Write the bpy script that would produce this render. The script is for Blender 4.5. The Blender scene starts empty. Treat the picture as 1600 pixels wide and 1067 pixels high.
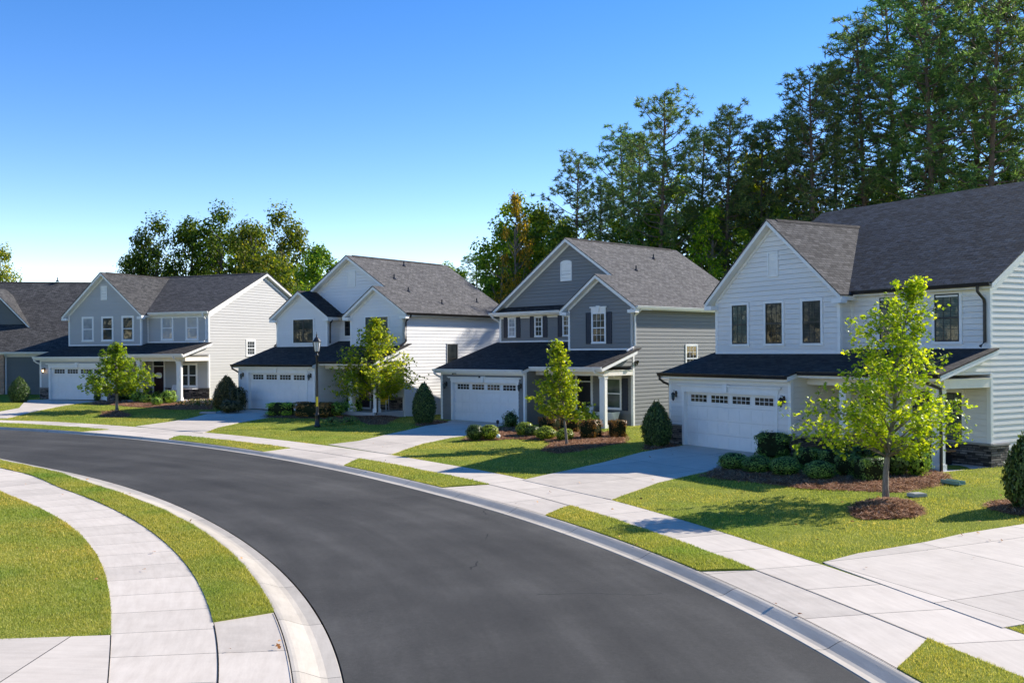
import bpy, bmesh, math, random
import numpy as np
from mathutils import Vector, Matrix, geometry
R = math.radians
random.seed(7); rng = np.random.default_rng(7)
scene = bpy.context.scene
col = scene.collection

# ---------------------------------------------------------------- camera
cam_d = bpy.data.cameras.new('camera'); cam = bpy.data.objects.new('camera', cam_d); col.objects.link(cam)
cam_d.sensor_width = 36.0; cam_d.lens = 1550 / 1600 * 36.0; cam_d.shift_y = 0.0086
cam_d.clip_start = 0.1; cam_d.clip_end = 3000
cam.matrix_world = Matrix.Translation((0, 0, 3.96)) @ Matrix.Rotation(R(90), 4, 'X') @ Matrix.Rotation(-0.00716, 4, 'Z')
scene.camera = cam
# ---------------------------------------------------------------- sky and sun
SUN_EL, SUN_AZ = 33.0, 64.0           # azimuth clockwise from +Y
world = bpy.data.worlds.new("World"); scene.world = world; world.use_nodes = True
wn = world.node_tree.nodes; wl = world.node_tree.links
sky = wn.new('ShaderNodeTexSky'); sky.sky_type = 'NISHITA'; sky.sun_disc = False
sky.sun_elevation = R(SUN_EL); sky.sun_rotation = R(SUN_AZ)
sky.altitude = 0; sky.air_density = 0.6; sky.dust_density = 0.0; sky.ozone_density = 4.0
hs = wn.new('ShaderNodeHueSaturation'); hs.inputs['Saturation'].default_value = 1.28; hs.inputs['Value'].default_value = 1.0; hs.inputs['Hue'].default_value = .5225
wl.new(sky.outputs[0], hs.inputs['Color'])
tn = wn.new('ShaderNodeMix'); tn.data_type = 'RGBA'; tn.blend_type = 'MULTIPLY'; tn.inputs['Factor'].default_value = 1.0; tn.inputs['B'].default_value = (1.5, 0.99, 0.55, 1)
wl.new(hs.outputs[0], tn.inputs['A']); wl.new(tn.outputs['Result'], wn['Background'].inputs['Color']); wn['Background'].inputs['Strength'].default_value = 0.15
sun_d = bpy.data.lights.new('sun', 'SUN'); sun_d.energy = 2.4; sun_d.angle = R(0.5); sun_d.color = (1.0, 0.94, 0.84)
sun = bpy.data.objects.new('sun', sun_d); col.objects.link(sun)
sd = Vector((math.sin(R(SUN_AZ)) * math.cos(R(SUN_EL)), math.cos(R(SUN_AZ)) * math.cos(R(SUN_EL)), math.sin(R(SUN_EL))))
sun.rotation_euler = sd.to_track_quat('Z', 'Y').to_euler(); sun.location = sd * 50
scene.view_settings.view_transform = 'Standard'; scene.view_settings.look = 'None'
scene.view_settings.exposure = 1.76; scene.view_settings.gamma = 1.0
scene.cycles.max_bounces = 8; scene.cycles.transparent_max_bounces = 8
scene.cycles.sample_clamp_indirect = 6.0

# ---------------------------------------------------------------- helpers
def s2l(r, g, b):
    f = lambda c: c / 12.92 if c <= .04045 else ((c + .055) / 1.055) ** 2.4
    return (f(r / 255), f(g / 255), f(b / 255), 1)

class NB:
    """small node builder"""
    def __init__(s, name):
        s.m = bpy.data.materials.new(name); s.m.use_nodes = True
        s.n = s.m.node_tree.nodes; s.l = s.m.node_tree.links
        s.b = s.n['Principled BSDF']; s.out = s.n['Material Output']
    def new(s, t, **k):
        nd = s.n.new(t)
        for a, v in k.items():
            if a.startswith('i_'):
                key = a[2:]; key = int(key) if key.isdigit() else key.replace('_', ' ')
                nd.inputs[key].default_value = v
            else: setattr(nd, a, v)
        return nd
    def link(s, a, b): s.l.new(a, b)
    def noise(s, vec, scale, detail=4, rough=.55):
        nd = s.new('ShaderNodeTexNoise'); nd.inputs['Scale'].default_value = scale
        nd.inputs['Detail'].default_value = detail; nd.inputs['Roughness'].default_value = rough
        if vec is not None: s.link(vec, nd.inputs['Vector'])
        return nd.outputs['Fac']
    def ramp(s, fac, stops):
        nd = s.new('ShaderNodeValToRGB'); cr = nd.color_ramp
        while len(cr.elements) < len(stops): cr.elements.new(.5)
        for e, (p, c) in zip(cr.elements, stops):
            e.position = p; e.color = c if len(c) == 4 else (*c, 1)
        s.link(fac, nd.inputs['Fac']); return nd.outputs['Color']
    def mix(s, fac, a, b, mode='MIX'):
        nd = s.new('ShaderNodeMix', data_type='RGBA', blend_type=mode)
        for sock, v in ((nd.inputs['Factor'], fac), (nd.inputs['A'], a), (nd.inputs['B'], b)):
            if hasattr(v, 'is_linked'): s.link(v, sock)
            else: sock.default_value = v if not isinstance(v, tuple) or len(v) == 4 else (*v, 1)
        for i, nm in ((6, a), (7, b)): pass
        return nd.outputs['Result']
    def math(s, op, a, b=0.0, c=None):
        nd = s.new('ShaderNodeMath', operation=op)
        for i, v in enumerate((a, b) if c is None else (a, b, c)):
            if hasattr(v, 'is_linked'): s.link(v, nd.inputs[i])
            else: nd.inputs[i].default_value = v
        return nd.outputs[0]
    def coord(s, kind='Object'): return s.new('ShaderNodeTexCoord').outputs[kind]
    def pos(s): return s.new('ShaderNodeNewGeometry').outputs['Position']
    def bump(s, h, strength=.3, dist=.02):
        nd = s.new('ShaderNodeBump'); nd.inputs['Strength'].default_value = strength; nd.inputs['Distance'].default_value = dist
        s.link(h, nd.inputs['Height']); s.link(nd.outputs[0], s.b.inputs['Normal'])
    def base(s, c):
        if hasattr(c, 'is_linked'): s.link(c, s.b.inputs['Base Color'])
        else: s.b.inputs['Base Color'].default_value = c if len(c) == 4 else (*c, 1)
    def rough(s, r, spec=.3):
        if hasattr(r, 'is_linked'): s.link(r, s.b.inputs['Roughness'])
        else: s.b.inputs['Roughness'].default_value = r
        s.b.inputs['Specular IOR Level'].default_value = spec

def simple(name, c, rough=.5, spec=.4, var=.06, metal=0.0, scale=3.0):
    k = NB(name); c = tuple(c[:3])
    f = k.noise(k.coord(), scale, 5)
    k.base(k.ramp(f, [(.3, tuple(x * (1 - var) for x in c)), (.7, tuple(min(1, x * (1 + var)) for x in c))]))
    k.rough(rough, spec); k.b.inputs['Metallic'].default_value = metal
    return k.m

def siding_mat(name, c):
    k = NB(name); uv = k.coord('UV')
    sep = k.new('ShaderNodeSeparateXYZ'); k.link(uv, sep.inputs[0])
    # every board its own slight tone, streaky grain along it, butt joints
    row = k.math('FLOOR', k.math('DIVIDE', sep.outputs['Y'], 0.19))
    com = k.new('ShaderNodeCombineXYZ'); k.link(row, com.inputs['X'])
    wnz = k.new('ShaderNodeTexWhiteNoise', noise_dimensions='1D'); k.link(row, wnz.inputs['W'])
    mp = k.new('ShaderNodeMapping'); mp.inputs['Scale'].default_value = (1.2, 40, 1); k.link(uv, mp.inputs[0])
    grain = k.noise(mp.outputs[0], 1.0, 5)
    big = k.noise(k.coord(), .55, 4)
    f = k.math('ADD', k.math('MULTIPLY', wnz.outputs['Value'], .25), k.math('ADD', k.math('MULTIPLY', grain, .35), k.math('MULTIPLY', big, .4)))
    c = tuple(c[:3])
    dirt = k.ramp(f, [(.2, tuple(x * .90 for x in c)), (.8, tuple(x * 1.06 for x in c))])
    k.base(dirt); k.rough(.6, .3); k.bump(grain, .12, .004)
    return k.m

def shingle_mat(name, dark, light, row=.145, gap=.008):
    k = NB(name); uv = k.coord('UV')
    br = k.new('ShaderNodeTexBrick', offset=.5, squash=1.0)
    k.link(uv, br.inputs['Vector'])
    br.inputs['Scale'].default_value = 1.0; br.inputs['Brick Width'].default_value = row * 2.2; br.inputs['Row Height'].default_value = row
    br.inputs['Mortar Size'].default_value = gap; br.inputs['Mortar Smooth'].default_value = .4; br.inputs['Bias'].default_value = 0
    br.inputs['Color1'].default_value = (*dark, 1); br.inputs['Color2'].default_value = (*light, 1)
    br.inputs['Mortar'].default_value = (dark[0] * .35, dark[1] * .35, dark[2] * .35, 1)
    n1 = k.noise(uv, 1.3, 6); n2 = k.noise(uv, 60, 3); n3 = k.noise(uv, 6.5, 3)
    c = k.mix(.85, br.outputs['Color'], k.ramp(n3, [(.3, (.62, .62, .64)), (.7, (1.35, 1.33, 1.3))]), 'MULTIPLY')
    c = k.mix(.7, c, k.ramp(n1, [(.3, (.8, .8, .82)), (.7, (1.15, 1.14, 1.12))]), 'MULTIPLY')
    c = k.mix(.6, c, k.ramp(n2, [(.3, (.7, .7, .7)), (.7, (1.35, 1.35, 1.35))]), 'MULTIPLY')
    sep = k.new('ShaderNodeSeparateXYZ'); k.link(uv, sep.inputs[0])
    saw = k.math('SUBTRACT', 1.0, k.math('FRACT', k.math('DIVIDE', sep.outputs['Y'], row)))
    h = k.math('ADD', k.math('MULTIPLY', saw, 1.0), k.math('MULTIPLY', n3, .9))
    k.base(c); k.rough(.92, .15); k.bump(h, .9, .02)
    return k.m

def stone_mat(name):
    k = NB(name); uv = k.coord('UV')
    br = k.new('ShaderNodeTexBrick', offset=.37, squash=1.6, squash_frequency=3, offset_frequency=2)
    wp = k.new('ShaderNodeMapping'); k.link(uv, wp.inputs[0])
    nz = k.new('ShaderNodeTexNoise', i_Scale=3.0); k.link(uv, nz.inputs['Vector'])
    vm = k.new('ShaderNodeMix', data_type='VECTOR'); vm.inputs['Factor'].default_value = .03
    k.link(uv, vm.inputs[4]); k.link(nz.outputs['Color'], vm.inputs[5])
    k.link(vm.outputs[1], br.inputs['Vector'])
    br.inputs['Scale'].default_value = 1.0; br.inputs['Brick Width'].default_value = .27; br.inputs['Row Height'].default_value = .072
    br.inputs['Mortar Size'].default_value = .007; br.inputs['Bias'].default_value = 0
    br.inputs['Color1'].default_value = (.035, .03, .028, 1); br.inputs['Color2'].default_value = (.30, .26, .23, 1)
    br.inputs['Mortar'].default_value = (.012, .011, .01, 1)
    n3 = k.noise(uv, 5, 5)
    c = k.mix(.8, br.outputs['Color'], k.ramp(n3, [(.3, (.5, .5, .52)), (.7, (1.4, 1.3, 1.2))]), 'MULTIPLY')
    k.base(c); k.rough(.85, .3)
    h = k.math('ADD', k.math('MULTIPLY', br.outputs['Fac'], -1.2), n3); k.bump(h, .9, .03)
    return k.m

def brick_mat(name):
    k = NB(name); uv = k.coord('UV')
    br = k.new('ShaderNodeTexBrick'); k.link(uv, br.inputs['Vector'])
    br.inputs['Scale'].default_value = 1.0; br.inputs['Brick Width'].default_value = .2; br.inputs['Row Height'].default_value = .075
    br.inputs['Mortar Size'].default_value = .008
    br.inputs['Color1'].default_value = (.36, .16, .08, 1); br.inputs['Color2'].default_value = (.55, .33, .2, 1)
    br.inputs['Mortar'].default_value = (.45, .4, .34, 1)
    k.base(k.mix(.5, br.outputs['Color'], k.ramp(k.noise(uv, 4), [(.3, (.6, .6, .6)), (.7, (1.3, 1.3, 1.3))]), 'MULTIPLY')); k.rough(.85); return k.m

def concrete_mat(name, c, joint_u=1.52, joint_v=0.0, tile_v0=0.0, jw=.008):
    """UV in metres; thin sawn joints across (and along) the slab"""
    k = NB(name); uv = k.coord('UV'); p = k.pos()
    sep = k.new('ShaderNodeSeparateXYZ'); k.link(uv, sep.inputs[0])
    n1 = k.noise(p, .35, 5, .6); n2 = k.noise(p, 2.2, 6, .65); n3 = k.noise(p, 45, 3)
    # each slab poured a little different
    cell = k.math('FLOOR', k.math('DIVIDE', sep.outputs['X'], joint_u))
    cell2 = k.math('FLOOR', k.math('DIVIDE', sep.outputs['Y'], joint_v)) if joint_v else None
    w = cell if cell2 is None else k.math('ADD', cell, k.math('MULTIPLY', cell2, 7.3))
    wn_ = k.new('ShaderNodeTexWhiteNoise', noise_dimensions='1D'); k.link(w, wn_.inputs['W'])
    f = k.math('ADD', k.math('MULTIPLY', n1, .45), k.math('ADD', k.math('MULTIPLY', n2, .3), k.math('ADD', k.math('MULTIPLY', n3, .12), k.math('MULTIPLY', wn_.outputs['Value'], .20))))
    base = k.ramp(f, [(.3, tuple(x * .74 for x in c)), (.52, c), (.72, tuple(min(1, x * 1.18) for x in c))])
    mp = k.new('ShaderNodeMapping'); mp.inputs['Scale'].default_value = (.8, 7, 1); k.link(uv, mp.inputs[0])
    st = k.noise(mp.outputs[0], 1.2, 6, .7)
    base = k.mix(.5, base, k.ramp(st, [(.35, (.86, .83, .80)), (.6, (1.05, 1.04, 1.03))]), 'MULTIPLY')
    def line(x, per, hw):
        fr = k.math('FRACT', k.math('DIVIDE', x, per))
        d = k.math('MINIMUM', fr, k.math('SUBTRACT', 1.0, fr))
        return k.math('LESS_THAN', d, hw / per)
    j = line(sep.outputs['X'], joint_u, jw)
    if joint_v: j = k.math('MAXIMUM', j, line(sep.outputs['Y'], joint_v, jw))
    k.base(k.mix(j, base, (.035, .032, .03, 1)))
    k.rough(.85, .25)
    k.bump(k.math('SUBTRACT', k.math('MULTIPLY', n3, .3), j), .5, .01)
    return k.m

# ---------------------------------------------------------------- materials
M = {}
M['asphalt'] = None
def asphalt():
    k = NB('asphalt'); p = k.pos(); uv = k.coord('UV')
    n = k.noise(p, 110, 3, .7); n2 = k.noise(p, 14, 4); n3 = k.noise(p, .28, 5, .6)
    vo = k.new('ShaderNodeTexVoronoi'); vo.inputs['Scale'].default_value = 160; k.link(p, vo.inputs['Vector'])
    mp = k.new('ShaderNodeMapping'); mp.inputs['Scale'].default_value = (.10, .8, 1); k.link(uv, mp.inputs[0])
    lane = k.noise(mp.outputs[0], 1.1, 5, .6)
    f = k.math('ADD', k.math('MULTIPLY', n, .24), k.math('ADD', k.math('MULTIPLY', n2, .10), k.math('ADD', k.math('MULTIPLY', n3, .34), k.math('MULTIPLY', lane, .32))))
    c = k.ramp(f, [(.40, (.042, .040, .037)), (.5, (.066, .063, .057)), (.60, (.104, .099, .090))])
    spk = k.ramp(vo.outputs['Distance'], [(.0, (2.4, 2.4, 2.3)), (.22, (.95, .95, .95)), (1, (.7, .7, .7))])
    c = k.mix(.75, c, spk, 'MULTIPLY')
    # hairline cracks / paving seams
    v2 = k.new('ShaderNodeTexVoronoi', feature='DISTANCE_TO_EDGE'); v2.inputs['Scale'].default_value = .16
    wv = k.new('ShaderNodeMix', data_type='VECTOR'); wv.inputs['Factor'].default_value = .35
    nn = k.new('ShaderNodeTexNoise', i_Scale=.9, i_Detail=5.0); k.link(p, nn.inputs['Vector'])
    k.link(p, wv.inputs[4]); k.link(nn.outputs['Color'], wv.inputs[5]); k.link(wv.outputs[1], v2.inputs['Vector'])
    cr = k.math('LESS_THAN', v2.outputs['Distance'], .0012)
    cr = k.math('MULTIPLY', cr, k.math('GREATER_THAN', k.noise(p, .5, 3), .53))
    c = k.mix(cr, c, (.022, .022, .023, 1))
    k.base(c); k.rough(.88, .2); k.bump(k.math('ADD', n, k.math('MULTIPLY', vo.outputs['Distance'], .8)), .5, .006)
    return k.m
M['asphalt'] = asphalt()
M['walk'] = concrete_mat('sidewalk_concrete', (.56, .495, .42))
M['apron'] = concrete_mat('apron_concrete', (.56, .495, .42), 3.0)
M['curb'] = concrete_mat('curb_concrete', (.48, .43, .36), 3.05)
M['drive'] = concrete_mat('driveway_concrete', (.56, .495, .42), 3.05, 2.9)
M['patio'] = concrete_mat('patio_concrete', (.5, .47, .44), 20)

def grass_ground():
    k = NB('lawn_soil_and_thatch'); p = k.pos()
    n1 = k.noise(p, .45, 5); n2 = k.noise(p, 22, 5, .7); n3 = k.noise(p, 3, 4)
    f = k.math('ADD', k.math('MULTIPLY', n1, .4), k.math('ADD', k.math('MULTIPLY', n2, .35), k.math('MULTIPLY', n3, .25)))
    k.base(k.ramp(f, [(.32, (.10, .13, .02)), (.5, (.20, .23, .03)), (.68, (.34, .33, .07))])); k.rough(.95, .1); k.bump(n2, .9, .04)
    return k.m
M['lawn'] = grass_ground()
def leafmat(name, ramp, trans=.4, rough=.5, spec=.25, tint=(1.25, 1.2, .6), patch=None):
    k = NB(name); g = k.new('ShaderNodeNewGeometry')
    c = k.ramp(g.outputs['Random Per Island'], ramp)
    if patch:
        c = k.mix(patch[0], c, k.ramp(k.noise(g.outputs['Position'], patch[1], 4), patch[2]), 'MULTIPLY')
    oi = k.new('ShaderNodeObjectInfo'); c = k.mix(1.0, c, oi.outputs['Color'], 'MULTIPLY')
    k.base(c); k.rough(rough, spec)
    tr = k.new('ShaderNodeBsdfTranslucent'); tc = k.mix(1.0, c, (*tint, 1), 'MULTIPLY'); k.link(tc, tr.inputs['Color'])
    ms = k.new('ShaderNodeMixShader'); ms.inputs[0].default_value = trans
    k.link(k.b.outputs[0], ms.inputs[1]); k.link(tr.outputs[0], ms.inputs[2]); k.link(ms.outputs[0], k.out.inputs['Surface'])
    return k.m
M['blade'] = leafmat('grass_blades', [(0, (.15, .19, .03)), (.4, (.36, .375, .07)), (.75, (.54, .52, .12)), (1, (.70, .64, .27))], .42, .6, .12,
                     patch=(1.0, .33, [(.34, (.62, .85, .7)), (.5, (1, 1, 1)), (.66, (1.32, 1.12, 1.1))]))
M['mulch'] = None
def mulch():
    k = NB('pine_straw_mulch'); p = k.pos()
    mp = k.new('ShaderNodeMapping'); mp.inputs['Scale'].default_value = (28, 9, 20); k.link(p, mp.inputs[0])
    n = k.noise(mp.outputs[0], 1.5, 6, .75); n2 = k.noise(p, 1.3, 4)
    f = k.math('ADD', k.math('MULTIPLY', n, .7), k.math('MULTIPLY', n2, .3))
    k.base(k.ramp(f, [(.32, (.06, .028, .016)), (.5, (.22, .105, .058)), (.68, (.42, .25, .15))])); k.rough(.95, .1); k.bump(n, 1.0, .05); return k.m
M['mulch'] = mulch()
M['straw'] = leafmat('pine_straw_needles', [(0, (.10, .045, .025)), (.5, (.34, .165, .09)), (1, (.62, .40, .26))], .15, .8, .1)
M['straw_dark'] = leafmat('bark_mulch_chips', [(0, (.02, .011, .009)), (.6, (.07, .035, .026)), (1, (.16, .09, .07))], .0, .8, .1)

M['sid4'] = siding_mat('greige_lap_siding', (.80, .765, .715))
M['sid3'] = siding_mat('slate_lap_siding', (.215, .215, .21))
M['sid2'] = siding_mat('pale_lap_siding', (.81, .79, .765))
M['sid1'] = siding_mat('grey_lap_siding', (.47, .46, .445))
M['sid0'] = siding_mat('dark_sage_lap_siding', (.16, .17, .16))
M['white'] = simple('white_trim_paint', (.84, .82, .78), .45, .4, .04)
M['cream'] = simple('cream_trim_paint', (.84, .78, .68), .45, .4, .04)
M['door_white'] = simple('garage_door_paint', (.84, .81, .77), .4, .4, .03)
M['bronze'] = simple('dark_bronze_metal', (.022, .018, .017), .35, .5, .15)
M['black'] = simple('black_metal', (.012, .012, .014), .35, .5, .1)
M['vinyl_black'] = simple('black_window_frame', (.018, .019, .02), .4, .4, .1)
M['shutter'] = simple('navy_shutter_paint', (.012, .018, .035), .5, .4, .1)
M['door_dark'] = simple('dark_front_door_paint', (.035, .012, .012), .35, .5, .1)
M['wood'] = simple('stained_bench_wood', (.34, .16, .07), .5, .4, .25, scale=9)
M['stone'] = stone_mat('stacked_ledgestone')
M['stonecap'] = simple('stone_cap', (.30, .28, .26), .8, .2, .12)
M['brick'] = brick_mat('orange_brick')
M['shin4'] = shingle_mat('weathered_brown_shingle', (.050, .048, .047), (.118, .113, .109), .15, .012)
M['shin3'] = shingle_mat('grey_shingle', (.092, .088, .084), (.155, .148, .142))
M['shin1'] = shingle_mat('charcoal_shingle', (.048, .047, .046), (.095, .092, .089))
M['shin_dark'] = shingle_mat('shade_dark_shingle', (.032, .029, .027), (.068, .062, .057))  # shingle colour darkened to stand in for shade on the shed roofs
M['green_plastic'] = simple('green_plastic', (.2, .32, .27), .4, .4)
M['yellow'] = simple('yellow_paint', (.75, .58, .03), .4, .4)
M['grey_plastic'] = simple('grey_plastic', (.35, .35, .34), .6, .3)
M['white_plastic'] = simple('white_plastic', (.75, .76, .78), .35, .4)
M['terracotta'] = simple('terracotta_cushion', (.5, .2, .11), .8, .2)
def glass(name, dark, light, slat=0.0):
    """window glass over blinds or a dark room"""
    k = NB(name); uv = k.coord('UV')
    sep = k.new('ShaderNodeSeparateXYZ'); k.link(uv, sep.inputs[0])
    c = k.ramp(k.noise(k.coord(), 1.6, 2), [(.35, dark), (.65, light)])
    if slat:
        fr = k.math('FRACT', k.math('DIVIDE', sep.outputs['Y'], .055))
        c = k.mix(k.math('MULTIPLY', k.math('LESS_THAN', fr, .3), slat), c, tuple(x * .35 for x in dark) + (1,))
    k.base(c); k.b.inputs['Roughness'].default_value = .04; k.b.inputs['Specular IOR Level'].default_value = .3
    nz = k.noise(k.coord(), 2.5, 1); k.bump(nz, .08, .03)
    return k.m
M['glass'] = glass('window_glass_dark_room', (.010, .012, .013), (.03, .034, .036))
M['glass_blind'] = glass('window_glass_with_blinds', (.03, .036, .038), (.07, .078, .078), .8)
M['glass_green'] = glass('window_glass_with_pale_blinds', (.05, .075, .07), (.11, .15, .135), .6)
M['glass_pale'] = glass('window_glass_with_white_shade', (.30, .32, .34), (.42, .44, .46), .3)
M['glass_garage'] = glass('garage_pane_glass', (.018, .016, .014), (.09, .07, .05))
k = NB('lit_bulb_glass'); k.base((.9, .85, .75)); k.b.inputs['Emission Color'].default_value = (1, .62, .3, 1); k.b.inputs['Emission Strength'].default_value = 1.6; M['bulb'] = k.m
M['lantern_glass'] = simple('frosted_lantern_glass', (.7, .7, .68), .3, .5)
def bark(name, c):
    k = NB(name); p = k.coord(); mp = k.new('ShaderNodeMapping'); mp.inputs['Scale'].default_value = (9, 9, 2.2); k.link(p, mp.inputs[0])
    n = k.noise(mp.outputs[0], 2.5, 6, .7)
    k.base(k.ramp(n, [(.3, tuple(x * .45 for x in c)), (.7, tuple(x * 1.3 for x in c))])); k.rough(.9, .15); k.bump(n, .9, .03); return k.m
M['bark_pale'] = bark('pale_grey_bark', (.27, .24, .20))
M['bark_dark'] = bark('dark_pine_bark', (.15, .115, .095))
M['bark_oak'] = bark('oak_bark', (.16, .14, .115))
M['leaf_oak'] = leafmat('young_oak_leaves', [(0, (.09, .15, .012)), (.45, (.21, .30, .02)), (.8, (.36, .42, .03)), (1, (.50, .52, .06))], .5, .42, .35, (1.5, 1.35, .45))
M['leaf_shrub'] = leafmat('shrub_leaves', [(0, (.035, .06, .016)), (.6, (.09, .14, .035)), (1, (.26, .32, .10))], .35, .35, .45)
M['leaf_forest'] = leafmat('forest_leaves', [(0, (.05, .095, .018)), (.55, (.12, .19, .03)), (.85, (.24, .30, .04)), (1, (.46, .42, .07))], .55, .5, .2, (1.5, 1.4, .5))
M['needle'] = leafmat('pine_needles', [(0, (.05, .10, .05)), (.6, (.11, .19, .075)), (1, (.24, .32, .11))], .45, .5, .3, (1.3, 1.3, .7))
M['core'] = simple('shade_dark_fill', (.022, .028, .012), .95, .05, .3)  # near-black filler, puts the shade inside shrubs into a solid core
M['flower'] = leafmat('bedding_flowers', [(0, (.05, .09, .02)), (.5, (.14, .18, .04)), (.72, (.5, .28, .06)), (.86, (.6, .5, .42)), (1, (.55, .16, .08))], .2)

# ---------------------------------------------------------------- mesh building
def auto_uv(me):
    n = len(me.polygons)
    if not n: return
    me.calc_loop_triangles() if False else None
    uvl = me.uv_layers.new(name='UVMap')
    nor = np.empty(n * 3, 'f4'); me.polygons.foreach_get('normal', nor); nor = nor.reshape(-1, 3).astype('f8')
    co = np.empty(len(me.vertices) * 3, 'f4'); me.vertices.foreach_get('co', co); co = co.reshape(-1, 3)
    li = np.empty(len(me.loops), 'i4'); me.loops.foreach_get('vertex_index', li)
    tot = np.empty(n, 'i4'); me.polygons.foreach_get('loop_total', tot)
    pn = np.repeat(nor, tot, axis=0); pn[pn[:, 2] < 0] *= -1
    h = np.stack([-pn[:, 1], pn[:, 0], np.zeros(len(pn))], 1); ln = np.linalg.norm(h, axis=1)
    flat = ln < 1e-3; h[flat] = (1, 0, 0); ln[flat] = 1; h /= ln[:, None]
    s = np.cross(pn, h); s[s[:, 2] < 0] *= -1
    P = co[li]
    uv = np.stack([(P * h).sum(1), (P * s).sum(1)], 1).astype('f4')
    uvl.data.foreach_set('uv', uv.ravel())

def link(name, me, mat, parent=None, mats=None):
    o = bpy.data.objects.new(name, me); col.objects.link(o)
    if mats:
        for m_ in mats: me.materials.append(m_)
    elif mat is not None: me.materials.append(mat)
    if parent: o.parent = parent
    return o

def tag(o, label=None, cat=None, group=None, kind=None):
    if label: o['label'] = label
    if cat: o['category'] = cat
    if group: o['group'] = group
    if kind: o['kind'] = kind
    return o

def empty(name, loc, rz=0.0):
    o = bpy.data.objects.new(name, None); col.objects.link(o); o.location = loc; o.rotation_euler = (0, 0, rz); o.empty_display_size = .2
    return o

def frm(fr, s, d, z):
    k, c = fr
    if k == 'F': return (s, c - d, z)
    if k == 'R': return (c + d, s, z)
    if k == 'L': return (c - d, s, z)
    return (s, c + d, z)

class MB:
    def __init__(s): s.v = []; s.f = []; s.uv = None
    def face(s, pts):
        i = len(s.v); s.v += [tuple(p) for p in pts]; s.f.append(tuple(range(i, i + len(pts))))
    def box(s, x0, y0, z0, x1, y1, z1):
        x0, x1 = sorted((x0, x1)); y0, y1 = sorted((y0, y1)); z0, z1 = sorted((z0, z1))
        i = len(s.v)
        s.v += [(x0, y0, z0), (x1, y0, z0), (x1, y1, z0), (x0, y1, z0), (x0, y0, z1), (x1, y0, z1), (x1, y1, z1), (x0, y1, z1)]
        s.f += [(i, i + 3, i + 2, i + 1), (i + 4, i + 5, i + 6, i + 7), (i, i + 1, i + 5, i + 4), (i + 1, i + 2, i + 6, i + 5), (i + 2, i + 3, i + 7, i + 6), (i + 3, i, i + 4, i + 7)]
        return s
    def fb(s, fr, s0, s1, z0, z1, d0, d1):
        a = frm(fr, s0, d0, z0); b = frm(fr, s1, d1, z1); return s.box(*a, *b)
    def prism(s, fr, pts, d0, d1):
        n = len(pts); i = len(s.v)
        s.v += [frm(fr, p[0], d0, p[1]) for p in pts] + [frm(fr, p[0], d1, p[1]) for p in pts]
        s.f += [tuple(range(i, i + n)), tuple(range(i + 2 * n - 1, i + n - 1, -1))]
        s.f += [(i + j, i + (j + 1) % n, i + n + (j + 1) % n, i + n + j) for j in range(n)]
        return s
    def tube(s, pts, r, n=8, r2=None, caps=True):
        pts = [Vector(p) for p in pts]; rings = []; L = len(pts)
        for j, p in enumerate(pts):
            t = (pts[min(j + 1, L - 1)] - pts[max(j - 1, 0)]).normalized()
            a = t.orthogonal().normalized() if abs(t.z) < .99 else Vector((1, 0, 0))
            if abs(t.z) < .99: a = t.cross(Vector((0, 0, 1))).normalized()
            b = t.cross(a).normalized()
            rj = r if r2 is None else r + (r2 - r) * j / (L - 1)
            if isinstance(r, (list, tuple)): rj = r[j]
            i = len(s.v); s.v += [tuple(p + (a * math.cos(2 * math.pi * q / n + math.pi / n) + b * math.sin(2 * math.pi * q / n + math.pi / n)) * rj) for q in range(n)]; rings.append(i)
        for a, b in zip(rings, rings[1:]):
            s.f += [(a + q, a + (q + 1) % n, b + (q + 1) % n, b + q) for q in range(n)]
        if caps: s.f += [tuple(rings[0] + q for q in range(n))[::-1], tuple(rings[-1] + q for q in range(n))]
        return s
    def lathe(s, prof, c=(0, 0, 0), n=12):
        rings = []
        for r, z in prof:
            i = len(s.v); s.v += [(c[0] + r * math.cos(2 * math.pi * q / n), c[1] + r * math.sin(2 * math.pi * q / n), c[2] + z) for q in range(n)]; rings.append(i)
        for a, b in zip(rings, rings[1:]): s.f += [(a + q, a + (q + 1) % n, b + (q + 1) % n, b + q) for q in range(n)]
        s.f += [tuple(rings[0] + q for q in range(n))[::-1], tuple(rings[-1] + q for q in range(n))]
        return s
    def build(s, name, mat, parent=None, recalc=True, smooth=False, bevel=0):
        me = bpy.data.meshes.new(name); me.from_pydata(s.v, [], s.f); me.update()
        if recalc:
            bm = bmesh.new(); bm.from_mesh(me); bmesh.ops.recalc_face_normals(bm, faces=bm.faces); bm.to_mesh(me); bm.free()
        if smooth:
            for p in me.polygons: p.use_smooth = True
        auto_uv(me)
        return link(name, me, mat, parent)
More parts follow.
